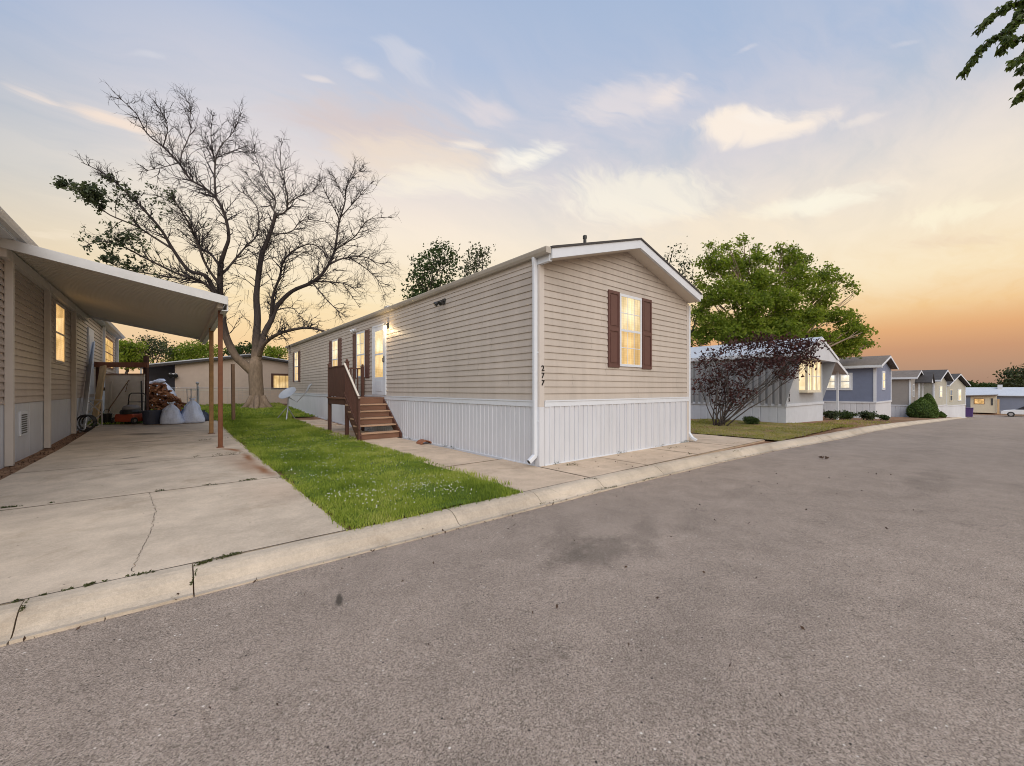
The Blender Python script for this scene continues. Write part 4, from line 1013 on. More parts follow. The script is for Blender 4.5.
# wire plant cage behind the bags
wc = GP(193, 14.0); mb = MB()
for k in range(5):
    a = 2 * math.pi * k / 5; mb.tube([wc + Rv * math.cos(a) * .14 + Fv * math.sin(a) * .14, wc + Rv * math.cos(a) * .19 + Fv * math.sin(a) * .19 + Vector((0, 0, 1.12))], .010, 5)
for z in (.45, .8, 1.1):
    mb.tube([wc + (Rv * math.cos(t) + Fv * math.sin(t)) * (.14 + .05 * z) + Vector((0, 0, z)) for t in [2 * math.pi * i / 16 for i in range(17)]], .010, 5)
tag(mb.build('plant_cage', M['steel']), 'grey wire plant cage standing behind the white bags', 'plant cage')
q = GP(197.5, 14.2); mb = MB(); mb.tube([q, q + Vector((0, 0, 1.28))], .028, 8); mb.lathe(q + Vector((0, 0, 1.28)), [(.03, 0), (.055, .03), (.055, .07), (.02, .10)], 10)
tag(mb.build('stake', M['steel']), 'grey metal stake with a knob standing behind the white bags', 'stake')
# split firewood heap
g_ = random.Random(12); pile = []
def log_mesh(seed):
    gg = random.Random(seed); mb = MB(); L = gg.uniform(.34, .46); r = gg.uniform(.042, .068); kind = gg.random()
    arc = [(math.cos(t) * r, math.sin(t) * r) for t in [gg.uniform(0, .2) + math.radians(a) for a in range(0, 130, 26)]] + [(-.03 * gg.random(), -r * .5)]
    mb.prism([(-L / 2, y, z) for y, z in arc], (L, gg.uniform(-.03, .03), gg.uniform(-.02, .02)))
    n = len(arc)
    me = MB(); me.v = mb.v; me.f = mb.f; me.mi = [1, 1] + [0 if i < n - 2 else 1 for i in range(n)]
    return me
protos = [log_mesh(i) for i in range(8)]; meshes = []
for i, me in enumerate(protos):
    o = me.build('log', [M['log_bark'], M['log_end']]); meshes.append(o.data)
    if i: bpy.data.objects.remove(o)
    else: first_log = o
lc = GP(165.5, 14.1); nlog = 0
for layer in range(14):
    z = .05 + layer * .092; t = layer / 14
    half = .98 * (1 - t) + .12; cxr = -.16 * t * 1.6 - .02
    n_ = max(2, int(half * 2 / .15))
    for row in (-1, 0, 1):
        if row == 1 and layer > 5: continue
        for i in range(n_):
            r = cxr - half + 2 * half * (i + .5) / n_ + g_.uniform(-.05, .05)
            if row == 0 and layer < 11 and 0 < i < n_ - 1: continue       # buried inside the heap
            if row == 1: continue
            f = row * .30 * (1 - t * .6) + g_.uniform(-.06, .06)
            p = lc + Rv * r + Fv * f + Vector((0, 0, z + g_.uniform(-.03, .03)))
            o = first_log if nlog == 0 else first_log.copy()
            if nlog: COL.objects.link(o)
            o.data = meshes[g_.randrange(8)]; o.location = p
            o.rotation_euler = (g_.uniform(0, 6.28), g_.uniform(-.2, .75), g_.uniform(0, 6.28) if g_.random() < .45 else -YAW + g_.uniform(-1.1, 1.1)); nlog += 1
            tag(o, 'split firewood log in the brown heap behind the bags', 'firewood log', 'split logs in the firewood heap')
# white sack thrown on the heap
mb = MB(); c_ = lc + Vector((0, 0, 1.33)) - Rv * .33
vs = []; n, m_ = 18, 12
for j in range(m_ + 1):
    t = j / m_ * 2 - 1; rr = .105 * max(.05, (1 - abs(t) ** 2.6)) ** .5
    for k in range(n):
        a = 2 * math.pi * k / n; w_ = 1 + .12 * math.sin(3 * a + 4 * t) + .08 * math.sin(5 * a - 7 * t)
        vs.append(c_ + Rv * t * .34 + (Fv * math.cos(a) * 1.2 + Vector((0, 0, 1)) * math.sin(a)) * rr * w_ + Vector((0, 0, .05 * math.sin(2 * t))))
mb.add(vs, [(j * n + k, j * n + (k + 1) % n, (j + 1) * n + (k + 1) % n, (j + 1) * n + k) for j in range(m_) for k in range(n)])
tag(mb.build('sack', M['bag'], smooth=True), 'slack white sack lying on top of the firewood heap', 'sack')
# blue tarp bundle under the porch roof of the home behind
mb = MB(); c_ = P(158, 393, 18.8); c_.z = gz(c_.x, c_.y)
vs = []; n, m_ = 30, 10
for j in range(m_ + 1):
    t = j / m_
    for k in range(n):
        a = 2 * math.pi * k / n; rr = (1 - .75 * t ** 3) * (1 + .08 * math.sin(4 * a + 3 * t) + .06 * math.sin(7 * a))
        vs.append(c_ + Rv * math.cos(a) * .75 * rr + Fv * math.sin(a) * .6 * rr + Vector((0, 0, 1.25 * t + .06 * math.sin(3 * a) * t)))
mb.add(vs, [(j * n + k, j * n + (k + 1) % n, (j + 1) * n + (k + 1) % n, (j + 1) * n + k) for j in range(m_) for k in range(n)] + [tuple(range(m_ * n, m_ * n + n))])
tag(mb.build('tarp_bundle', MAT('pale_tarp', (.42, .46, .56), .5, ((3, .3), (12, .3)), (9, .7, .03)), smooth=True), 'pale blue tarpaulin draped over goods under the rear porch roof', 'tarpaulin')

# ------------------------------------------------------------------ home behind the tree, gable to the yard
bh = thing('rear_home', 'pinkish beige home with a low gable and dark roof edge behind the bare tree', 'mobile home', (3.1, 26.6, .45))
BY = 26.6; bx0, bx1, bxm = .0, 7.4, 3.15; bz = .4
WB = Wall('x', BY)
mb = MB(); mb.prism([(bx0, BY, bz - .2), (bx1, BY, bz - .2), (bx1, BY, 2.50), (bxm, BY, 3.08), (bx0, BY, 2.62)], (0, 12, 0))
for a in frange(bx0, bx1, 1.22)[1:-1]: WB.box(mb, a - .015, a + .015, 0, .006, bz, 2.5)
mb.build('wall', M['pinkbeige'], bh)
mb = MB()
mb.prism([(-1.35, BY - .25, 2.46), (bxm, BY - .25, 3.24), (bx1 + .3, BY - .25, 2.60), (bx1 + .3, BY - .25, 2.52), (bxm, BY - .25, 3.16), (-1.35, BY - .25, 2.38)], (0, 12.5, 0)); mb.build('roof', M['roof_white'], bh)
mb = MB()
mb.prism([(-1.35, BY - .28, 2.41), (bxm, BY - .28, 3.19), (bx1 + .3, BY - .28, 2.55), (bx1 + .3, BY - .28, 2.46), (bxm, BY - .28, 3.08), (-1.35, BY - .28, 2.30)], (0, .028, 0)); mb.build('fascia', M['shingle'], bh)
for x in (-1.25,):
    mb = MB(); mb.box(x - .04, x + .04, BY - .2, BY - .12, bz, 2.36); mb.build('porch_post', M['white'], bh)
mb = MB(); mb.box(bx0, bx1, BY - .03, BY, bz - .2, bz + .85); mb.build('skirting', M['pinkbeige'], bh)
mb = MB(); mb.box(bx0, bx1, BY - .045, BY - .03, bz + .82, bz + .87); mb.build('belt_trim', M['soffit'], bh)
mb = MB(); mb.box(-1.3, bx0, BY + 2.4, BY + 2.5, bz - .2, 2.6); mb.build('porch_wall', M['steelblue'], bh)
def kposx(px, Y):
    k = (px - CX) / F_PX; return Y * (Fv.x + k * Rv.x) / (Fv.y + k * Rv.y)
a, b = kposx(272.5, BY), kposx(287.5, BY); b = max(b, a + 1.0)
window(bh, WB, a, b, 1.32, 2.12, M['lit_x'], .05, .05, (3, 1), False, M['deck'], casing=.07)
for px in (171, 175.5):
    mb = MB(); a = kposx(px, BY); mb.lathe((a, BY - .02, 2.05), [(.05, 0), (.09, .12), (.11, .22), (.09, .24)], 12, axis=(0, -1, -.5)); mb.build('flood_lamp', M['black'], bh)
mb = MB(); mb.box(kposx(173, BY) - .16, kposx(173, BY) + .16, BY - .03, BY, 1.88, 2.1); mb.build('lamp_box', M['white'], bh)
# wire fence before that home
FY = 25.3
fn = thing('wire_fence', 'low grey wire fence crossing the yard in front of the pinkish beige home', 'fence', (2, FY, gz(2, FY)))
mb = MB(); z0 = gz(2, FY); mb.tube([(-1.5, FY, z0 + .92), (7.0, FY, z0 + .92)], .018, 6); mb.build('top_rail', M['steel'], fn)
for x in (-1.4, .9, 3.2, 5.5): mb = MB(); mb.tube([(x, FY, z0 - .1), (x, FY, z0 + .96)], .025, 8); mb.lathe((x, FY, z0 + .96), [(.03, 0), (.03, .02), (.005, .05)], 8); mb.build('post', M['steel'], fn)
mb = MB()
for i in range(int(8.4 / .16)): x = -1.45 + i * .16; mb.tube([(x, FY - .02, z0 + .03), (x, FY - .02, z0 + .92)], .0035, 3, cap=False)
for i in range(6): mb.tube([(-1.45, FY - .02, z0 + .05 + i * .16), (7, FY - .02, z0 + .05 + i * .16)], .0035, 3, cap=False)
mb.build('wire_mesh', M['steel'], fn)
# ------------------------------------------------------------------ homes along the street
def simple_home(name, label, loc, rot, w, L, wall, trim_h, eave, rise, roof_mat, ov_f=.35, ov_s=.3, front_ribs=None, side_ribs=None, skirt='skirt', fascia='white', drop=0.0, wall_front=None, solid=True):
    """local frame: x along the street, y away from it, z up from the front corner"""
    r = thing(name, label, 'mobile home'); xm = w / 2
    A, Bf = Wall('y', 0), Wall('x', 0)
    mb = MB(); mb.prism([(0, 0, trim_h - .1), (w, 0, trim_h - .1), (w, 0, eave), (xm, 0, eave + rise * .92), (0, 0, eave)], (0, L, 0))
    if side_ribs: A.ribs(mb, 0, L, trim_h, eave - .02, side_ribs, .07, .5)
    mb.build('wall', M[wall], r)
    if front_ribs or wall_front:
        mb = MB(); Bf.box(mb, .01, w - .01, .002, .012, trim_h, eave)
        mb.build('front_panel', M[wall_front or wall], r)
    mb = MB(); mb.box(-.004, w + .004, -.006, L, -1.6 - drop, trim_h); A.ribs(mb, 0, L, -.3, trim_h, .3, .02, .15); 
    mb.build('skirting', M[skirt], r)
    mb = MB(); A.box(mb, 0, L, 0, .05, trim_h - .05, trim_h + .05); Bf.box(mb, -.05, w + .05, 0, .05, trim_h - .05, trim_h + .05); mb.build('belt_trim', M[skirt], r)
    if solid:
        for x in (-.03, w - .09): mb = MB(); mb.box(x, x + .12, -.03, .09, trim_h + .05, eave); mb.build('corner_trim', M['white'], r)
    y0, y1 = -ov_f, L + .3; ze = eave + .12; zr = ze + rise * (xm + ov_s) / xm
    def ch(y, a, b, o): return [(-o, y, ze + b), (xm, y, zr + b), (w + o, y, ze + b), (w + o, y, ze + a), (xm, y, zr + a), (-o, y, ze + a)]
    mb = MB(); mb.prism(ch(y0, -.08, 0, ov_s), (0, y1 - y0, 0)); mb.build('roof', M[roof_mat], r)
    mb = MB(); mb.prism(ch(y0 - .025, -.145, -.03, ov_s + .012), (0, .022, 0)); mb.prism([(-ov_s - .02, y0, ze - .14), (-ov_s - .003, y0, ze - .14), (-ov_s - .003, y0, ze - .01), (-ov_s - .02, y0, ze - .01)], (0, y1 - y0, 0)); mb.build('fascia', M[fascia], r)
    mb = MB(); mb.box(-ov_s, 0, y0, y1, ze - .17, ze - .14); mb.build('soffit', M['white'], r)
    return r, A, Bf
def place(r, x, y, rot=0):
    r.location = (x, y, gz(x, y)); r.rotation_euler = (0, 0, rot)

# 2: old ribbed trailer with a visor front and bay window
g2x, g2y = 17.95, 5.25
t2, A, B = simple_home('mobile_home', 'pale grey ribbed trailer with a lit bay window behind the plum-leaved shrub', None, 0, 5.0, 17, 'grey_trailer', .68, 2.58, .72, 'roof_white', .56, .12, side_ribs=.24, skirt='roof_white', wall_front='grey_front', solid=False)
for x in (.0, 4.97): mb = MB(); mb.prism([(x, 0, .78), (x, -.50, 2.55), (x, 0, 2.66)], (.03, 0, 0)); mb.build('wing_panel', M['grey_front'], t2)
mb = MB(); mb.prism([(-.05, -.54, 2.5), (5.05, -.54, 2.5), (5.05, -.54, 2.68), (2.5, -.54, 3.46), (-.05, -.54, 2.68)], (0, .03, 0)); mb.prism([(0, -.51, 2.52), (5.0, -.51, 2.52), (5.0, -.51, 2.55), (0, -.51, 2.55)], (0, .51, 0)); mb.build('gable_panel', M['roof_white'], t2)
bay = MB(); bay.box(1.55, 3.5, -.30, -.012, 1.16, 1.26); bay.box(1.55, 3.5, -.30, -.012, 2.46, 2.51)
for x in (1.55, 2.18, 2.80, 3.42): bay.box(x, x + .08, -.30, -.22, 1.261, 2.459)
bw = bay.build('bay_window', M['cream_wall'], t2)
mb = MB(); mb.box(1.63, 3.42, -.262, -.24, 1.262, 2.458); mb.box(1.56, 1.58, -.22, -.014, 1.262, 2.458); mb.build('pane', M['lit_far'], bw)
mb = MB(); mb.box(1.63, 3.42, -.275, -.263, 1.82, 1.85)
for x in (1.9, 2.5, 3.1): mb.box(x, x + .025, -.276, -.2635, 1.262, 2.458)
mb.build('muntin', M['white'], bw)
for i, chs in enumerate('275'): text_obj('house_digit', chs, .20, .01, M['digit'], t2, (.30, -.03, 1.22 - i * .17), (R(90), 0, 0))
mb = MB(); mb.tube([(.3, 7.0, 2.8), (.3, 7.0, 4.3)], .03, 8); mb.build('vent_pipe', M['steel'], t2)
mb = MB(); A.box(mb, 5.2, 6.0, .03, .06, 1.3, 2.3); mb.build('window', M['dark_glass'], t2)
place(t2, g2x, g2y)
# its little awning on the far side
aw = thing('awning', 'small sloping white awning on a thin post left of the slate blue home', 'awning')
mb = MB(); mb.prism([(0, 0, 2.72), (2.5, 0, 2.02), (2.5, 0, 2.10), (0, 0, 2.80)], (0, 6.2, 0)); mb.build('roof', M['white'], aw)
mb = MB(); mb.prism([(0, -.03, 2.66), (2.5, -.03, 1.97), (2.5, -.03, 2.10), (0, -.03, 2.80)], (0, .028, 0)); mb.build('fascia', M['white'], aw)
for y in (.25, 5.8): mb = MB(); mb.box(2.0, 2.08, y, y + .08, -.6, 2.16); mb.build('post', M['white'], aw)
aw.location = (g2x + 5.35, 4.9, gz(g2x + 4.7, 4.9) + .12)
# 3: slate blue home
b3, A, B = simple_home('mobile_home', 'slate blue home with white trim, brown roof and lit windows', None, 0, 5.3, 17, 'blue_wall', .92, 3.02, .62, 'shingle_brown', .32, .36)
window(b3, A, 1.15, 1.66, 1.75, 2.62, M['lit_white'], .05, .05, (1, 1), True, M['white'], casing=.10)
window(b3, A, 1.88, 2.42, 1.75, 2.62, M['lit_white'], .05, .05, (1, 1), True, M['white'], casing=.10)
window(b3, B, 2.1, 2.9, 1.75, 2.78, M['lit_far'], .06, .05, (1, 1), True, M['white'], casing=.08)
place(b3, 31.9, 4.75)
# 4: taupe home with a small entry gable
b4, A, B = simple_home('mobile_home', 'taupe home with white corner boards just left of the clipped cone bushes', None, 0, 4.8, 15, 'taupe_wall', .9, 3.05, .55, 'shingle_brown', .40, .3)
mb = MB(); mb.prism([(2.6, -.9, 2.75), (5.0, -.9, 2.75), (3.8, -.9, 3.45)], (0, 1.2, 0)); mb.build('entry_gable', M['white'], b4)
mb = MB(); mb.prism([(2.45, -1.0, 2.72), (3.8, -1.0, 3.55), (5.15, -1.0, 2.72), (5.15, -1.0, 2.80), (3.8, -1.0, 3.63), (2.45, -1.0, 2.80)], (0, 1.6, 0)); mb.build('entry_roof', M['shingle'], b4)
for x in (2.62, 4.9): mb = MB(); mb.box(x, x + .1, -.3, -.2, -.5, 2.75); mb.build('post', M['white'], b4)
window(b4, B, 1.2, 1.9, 1.6, 2.6, M['dark_glass'], .06, .05, None, True, M['white'])
place(b4, 45.0, 4.6)
# 5: pale sage home
b5, A, B = simple_home('mobile_home', 'pale sage home with one narrow lit window behind the clipped cone bushes', None, 0, 5.4, 15, 'sage_wall', .95, 3.15, .85, 'shingle', .45, .35)
window(b5, B, 2.2, 3.2, 1.7, 2.75, M['lit_far'], .07, .05, (1, 1), True, M['white'])
place(b5, 51.2, 3.75, R(-4.6))
# 6: last home of the row, broad gable
b6, A, B = simple_home('mobile_home', 'broad sage grey home with dark roof and two windows, last in the row', None, 0, 7.5, 14, 'sage_wall', 1.05, 3.05, 1.1, 'shingle', .35, .25)
window(b6, B, 1.5, 2.4, 1.5, 2.7, M['dark_glass'], .08, .05, (1, 1), True, M['cream_wall'])
window(b6, B, 4.5, 5.7, 1.5, 2.75, M['lit_far'], .08, .05, (2, 1), True, M['white'])
place(b6, 58.5, 3.52, R(-8))
# purple bin beside it
bn = P(967.6, 400, 50.0); bn.z = gz(bn.x, bn.y)
mb = MB(); mb.prism([(-.42, -.42, 0), (.42, -.42, 0), (.42, .42, 0), (-.42, .42, 0)], (0, 0, 1.05)); 
bo = thing('wheelie_bin', 'purple bin at the corner past the last home', 'bin', bn)
mb.v = [(x * (1 + .12 * z) + bn.x, y * (1 + .12 * z) + bn.y, z + bn.z) for x, y, z in mb.v]; mb.build('body', M['purple'], bo, bevel=.03)
mb = MB(); mb.box(bn.x - .5, bn.x + .5, bn.y - .5, bn.y + .5, bn.z + 1.052, bn.z + 1.12); mb.build('lid', M['purple'], bo, bevel=.02)
# cream office across the end street, faces us (-X)
ex = 90.0; ez = zx(ex) + .05
def epos(px): return kpos(px, ex)
of = thing('park_office', 'small cream building with a wide lit window across the end of the street', 'building', (ex, 1.6, ez))
EW = Wall('y', ex); ya, yb_ = epos(996.5), epos(970.5)
mb = MB(); mb.prism([(ex, ya, ez), (ex, yb_, ez), (ex, yb_, ez + 2.35), (ex, ya, ez + 2.5)], (5, 0, 0)); mb.build('wall', M['cream_wall'], of)
mb = MB(); mb.prism([(ex - .5, ya - .15, ez + 2.52), (ex - .5, yb_ + .5, ez + 2.36), (ex - .5, yb_ + .5, ez + 2.46), (ex - .5, ya - .15, ez + 2.62)], (6, 0, 0)); mb.build('roof', M['shingle_brown'], of)
window(of, EW, epos(984.5), epos(974), ez + 1.25, ez + 2.05, M['lit_amber'], .06, .05, (2, 1), False, M['rail_wood'])
mb = MB(); EW.box(mb, epos(993), epos(991), 0, .04, ez + 1.1, ez + 2.1); mb.build('door_light', M['dark_glass'], of)
mb = MB(); EW.box(mb, epos(999.5), epos(997.2), .05, .15, ez - .1, ez + 2.0); tag(mb.build('gate_post', M['timber']), 'ochre timber gate panel beside the cream building', 'gate')
# long pale-roofed home behind, blue wall
lx = 97.0; lz = zx(lx); ln = thing('long_home', 'long steel-blue home with a pale roof behind the white car', 'mobile home', (lx, -3, lz))
yl, yr = kpos(966, lx), -16.0
mb = MB(); mb.box(lx, lx + 5, yr, yl, lz - .3, lz + 2.55); mb.build('wall', M['steelblue'], ln)
mb = MB(); mb.prism([(lx - .4, yr - .3, lz + 2.5), (lx + 2.5, yr - .3, lz + 3.75), (lx + 5.4, yr - .3, lz + 2.5), (lx + 5.4, yr - .3, lz + 2.4), (lx - .4, yr - .3, lz + 2.4)], (0, yl - yr + .6, 0)); mb.build('roof', M['roof_white'], ln)
mb = MB(); mb.box(lx + 1.8, lx + 2.3, kpos(1000, lx) - .25, kpos(1000, lx) + .25, lz + 2.8, lz + 4.15); mb.build('chimney', M['white'], ln)
# white car, side on
cx_, cyn = 83.0, kpos(1000.5, 83.0) ; cz = zx(cx_) + ROADZ + .035
car = thing('parked_car', 'white estate car parked side-on at the far right', 'car', (cx_, cyn - 2.2, cz))
def car_pt(l, z, o=0): return (cx_ - o, cyn - l, cz + z)
prof_c = [(0, .32), (.02, .62), (.25, .78), (1.25, .92), (4.35, .95), (4.5, .75), (4.5, .32)]
mb = MB(); mb.prism([car_pt(l, z, .85) for l, z in prof_c], (1.7, 0, 0)); mb.build('body', M['carpaint'], car, bevel=.05)
mb = MB(); mb.prism([car_pt(l, z, .72) for l, z in [(1.2, .92), (1.95, 1.40), (3.7, 1.44), (4.35, .95)]], (1.44, 0, 0)); cab = mb.build('cabin', M['carglass'], car, bevel=.03)
mb = MB(); mb.prism([car_pt(l, z, .70) for l, z in [(1.9, 1.40), (2.1, 1.47), (3.5, 1.49), (3.75, 1.44)]], (1.40, 0, 0)); mb.build('roof', M['carpaint'], car, bevel=.02)
for l in (2.55, 3.4): mb = MB(); mb.prism([car_pt(l, .93, .735), car_pt(l + .08, .93, .735), car_pt(l + .08, 1.42, .735), car_pt(l, 1.42, .735)], (.012, 0, 0)); mb.build('pillar', M['carpaint'], car)
for l in (.85, 3.6):
    for o_ in (.87, -.67):
        mb = MB(); mb.lathe(car_pt(l, .32, o_), [(.25, 0), (.32, .02), (.32, .19), (.25, .2)], 20, axis=(1, 0, 0)); wl = mb.build('wheel', M['rubber'], car)
        mb = MB(); mb.lathe(car_pt(l, .32, o_ + .005), [(.19, 0), (.19, .21)], 14, axis=(1, 0, 0)); mb.build('rim', M['steel'], wl)
mb = MB(); mb.box(cx_ - .80, cx_ - .45, cyn - .10, cyn + .015, cz + .60, cz + .72); mb.build('headlight', M['steel'], car); mb = MB(); mb.box(cx_ + .45, cx_ + .80, cyn - .10, cyn + .015, cz + .60, cz + .72); mb.build('headlight', M['steel'], car)

# ------------------------------------------------------------------ plants
def sample_lobes(lobes, g, leaf, per_m3=None, total=8000, clump=26, spread=.28):
    """lobes: (centre, (rx, ry, rz)); returns leaf positions gathered in clumps with gaps between"""
    vol = np.array([a * b * c for _, (a, b, c) in lobes]) ** .75; vol /= vol.sum(); out = []
    for (c, rr), w in zip(lobes, vol):
        k = max(1, int(total * w / clump)); rr = np.array(rr)
        u = g.normal(size=(k, 3)); u /= np.linalg.norm(u, axis=1, keepdims=True)
        rad = g.uniform(.15, 1.0, k) ** .5
        cc = np.array(c) + u * rad[:, None] * rr
        q = cc[:, None, :] + g.normal(size=(k, clump, 3)) * (spread * np.array([1, 1, .7]))
        out.append(q.reshape(-1, 3))
    return np.concatenate(out)
def limb_path(a, b, r0, r1, g, n=7, sag=.0):
    a = Vector(a); b = Vector(b); L = (b - a).length; pts = []
    off = Vector((g.gauss(0, 1), g.gauss(0, 1), g.gauss(0, .5))) * L * .07
    for i in range(n + 1):
        t = i / n; pts.append(a.lerp(b, t) + off * math.sin(math.pi * t) + Vector((0, 0, sag * L * (t * (1 - t)))) + Vector((g.gauss(0, 1), g.gauss(0, 1), g.gauss(0, 1))) * L * .008)
    return pts, [r0 + (r1 - r0) * (i / n) ** .8 for i in range(n + 1)]
def leafy(name, label, cat, base, lobes, leafmat, barkmat, total, leaf, seed, trunk_r=.2, stems=1, clump=26, spread=.28, group=None, twigs=3, fork=.35, crown_name='crown'):
    g = np.random.default_rng(seed); gg = random.Random(seed)
    t = thing(name, label, cat, base, group)
    mb = MB(); top = Vector(base)
    cen = sum((Vector(c) for c, _ in lobes), Vector()) / len(lobes)
    fk = Vector(base).lerp(Vector((cen.x, cen.y, cen.z)), fork)
    if stems == 1:
        p, r = limb_path(base, fk, trunk_r, trunk_r * .72, gg); r[0] *= 1.35; mb.tube(p, r, 9)
    for c, rr in lobes:
        st = fk if stems == 1 else Vector(base) + Vector((gg.uniform(-.15, .15), gg.uniform(-.15, .15), 0))
        p, r = limb_path(st, Vector(c) + Vector((0, 0, rr[2] * .35)), trunk_r * .55, trunk_r * .10, gg, sag=.10); mb.tube(p, r, 6)
        for _ in range(twigs):
            q = p[gg.randrange(len(p) // 2, len(p))]
            e = Vector(c) + Vector((gg.uniform(-1, 1) * rr[0], gg.uniform(-1, 1) * rr[1], gg.uniform(-.8, 1) * rr[2])) * .85
            p2, r2 = limb_path(q, e, trunk_r * .18, trunk_r * .04, gg, 5); mb.tube(p2, r2, 5)
    mb.build('trunk', M[barkmat], t, smooth=True)
    pts = sample_lobes(lobes, g, leaf, total=total, clump=clump, spread=spread)
    V, Fc = leaf_quads(pts, leaf, g); np_mesh(crown_name, V, Fc, M[leafmat], t)
    return t
def L_(x, y, d, rpx, ry=None, dep=None):
    """a leaf mass centred at a pixel, radius in pixels at that distance"""
    s_ = d / F_PX; return (P(x, y, d), (rpx * s_, (dep or rpx) * s_, (ry or rpx) * s_))

# large green tree behind the ribbed trailer: upright sprays round a few masses
D = 24.0
lob = [L_(x, y, D + o, r, ry) for x, y, r, ry, o in (
    (716, 264, 13, 14, 0), (735, 268, 12, 16, .8), (728, 292, 20, 14, -1), (752, 272, 12, 20, .5), (766, 284, 14, 14, -.5), (790, 262, 12, 13, 1), (800, 280, 14, 16, -.6), (780, 298, 18, 12, -1), (752, 303, 18, 12, -1.2), (715, 322, 16, 11, -.5),
    (822, 279, 10, 9, .8), (820, 298, 14, 11, 0), (838, 316, 15, 8, .3), (852, 331, 14, 7, .5), (806, 318, 18, 10, -.6), (770, 328, 24, 10, -.5), (740, 338, 20, 10, 0), (842, 343, 17, 7, .8), (862, 341, 7, 5, 1), (820, 338, 18, 9, .6), (702, 336, 9, 10, 0), (728, 331, 18, 9, -.8), (756, 337, 20, 9, -1), (788, 334, 20, 10, -.8), (745, 320, 16, 9, -1), (785, 316, 18, 10, -.3), (810, 345, 16, 8, .2), (840, 352, 14, 6, .8), (700, 312, 8, 8, 0),
    (743, 242, 4, 7, .6), (757, 249, 4, 9, 1), (727, 247, 5, 6, .3), (710, 247, 4, 5, 0), (702, 262, 4, 7, 0), (700, 282, 5, 8, .2), (706, 300, 7, 8, .2), (781, 249, 5, 6, .6), (795, 250, 4, 6, .8), (808, 258, 4, 6, .5), (770, 262, 5, 8, .4),
    (836, 272, 3, 5, 1), (842, 279, 6, 3, 1), (850, 286, 6, 2.5, 1), (856, 292, 4, 2, 1), (829, 266, 3, 5, 1), (868, 332, 4, 3, 1), (858, 322, 5, 3, 1), (872, 343, 3, 3, 1))]
bs = P(770, 420, D); bs.z = gz(bs.x, bs.y) - .05
leafy('maple_tree', 'tall bright green tree rising behind the ribbed trailer', 'tree', bs, lob, 'leaf_green', 'bark', 46000, .095, 21, .15, clump=22, spread=.17, fork=.40, twigs=4)
# plum shrub: several stems, drooping canopy over the trailer front
D = 14.3
bs = P(719, 425, D); bs.z = gz(bs.x, bs.y) - .03
lob = [L_(x, y, D + o, r, ry) for x, y, r, ry, o in (
    (712, 354, 9, 6, .4), (735, 347, 13, 7, .3), (760, 342, 17, 8, 0), (783, 345, 18, 9, -.3), (802, 347, 15, 8, -.4), (808, 358, 10, 7, -.5), (772, 360, 19, 9, -.3), (748, 362, 14, 8, 0), (724, 367, 10, 8, .3), (702, 364, 7, 9, .6), (792, 364, 14, 8, -.5), (785, 374, 12, 5, -.5),
    (712, 385, 10, 12, .4), (728, 385, 9, 12, .2), (741, 392, 10, 10, -.2), (736, 403, 8, 8, -.1), (810, 345, 9, 6, -.5), (700, 385, 7, 10, .5), (747, 372, 12, 8, -.1), (722, 404, 6, 7, .1), (820, 343, 5, 3, -.5))]
leafy('plum_shrub', 'dark plum-leaved shrub with many bare stems in front of the ribbed trailer', 'shrub', bs, lob, 'leaf_purple', 'bark_dark', 5000, .056, 22, .045, stems=9, clump=10, spread=.15, twigs=16)
# small green shrub at the trailer skirt
def clipped(label, x, y, d, rpx, ry, seed, pointed):
    """sheared bush: dense leaf skin over a twiggy core"""
    b0 = P(x, y, d); b0.z = gz(b0.x, b0.y); s_ = d / F_PX; h = ry * s_ * 2; rr = rpx * s_; g = np.random.default_rng(seed)
    t = thing('clipped_bush', label, 'bush', b0)
    def prof(u): return rr * ((math.sin(math.pi * min(.98, .30 + .70 * u)) if not pointed else (1 - u) ** .62 * (1 + .55 * u)) * (.9 if u < .06 else 1))
    pr = [(max(.01, prof(i / 12) * .9), h * i / 12 * .97) for i in range(13)]
    mb = MB(); mb.lathe(b0 - Vector((0, 0, .03)), pr, 18); mb.build('core', M['core'], t, smooth=True)
    n = 7000 if rr > .5 else 1800
    u = g.random(n) ** 1.1; a = g.uniform(0, 2 * np.pi, n); rad = np.array([prof(q) for q in u]) * (1 + g.normal(size=n) * .045 + .05 * np.sin(a * 5 + u * 9))
    pts = np.stack([b0.x + np.cos(a) * rad, b0.y + np.sin(a) * rad, b0.z + u * h + g.normal(size=n) * .02], 1)
    V, Fc = leaf_quads(pts, .05, g); np_mesh('foliage', V, Fc, M['topiary'], t)
    return t
def bush(name, label, cat, x, y, d, rpx, ry, mat, total, leaf, seed, group=None, cone=False):
    b0 = P(x, y, d); b0.z = gz(b0.x, b0.y); s_ = d / F_PX; h = ry * s_ * 2; rr = rpx * s_
    if cone:
        lob = [(b0 + Vector((0, 0, h * t)), (rr * k * .93, rr * k * .93, h * .09)) for t, k in ((.10, .9), (.22, .95), (.36, .93), (.5, .84), (.64, .68), (.78, .48), (.90, .25))]
    else: lob = [(b0 + Vector((gx * rr, gy * rr, h * gz_)), (rr * .6, rr * .6, h * .33)) for gx, gy, gz_ in ((-.4, 0, .4), (.4, .1, .42), (0, -.2, .5), (0, .3, .6))]
    return leafy(name, label, cat, b0, lob, mat, 'bark_dark', total, leaf, seed, .03, stems=5, clump=18, spread=leaf * 1.1, group=group, twigs=1)
bush('shrub', 'small dark green shrub at the foot of the ribbed trailer skirting', 'shrub', 752, 421, 14.9, 9, 4.2, 'leaf_dark', 1500, .035, 31)
clipped('rounded clipped bush, lower of the two big cones by the kerb', 921.5, 417, 31.5, 10.6, 9.8, 32, False)
clipped('taller pointed clipped bush behind the rounded one', 928, 416.5, 33.0, 7.2, 11.8, 33, True)
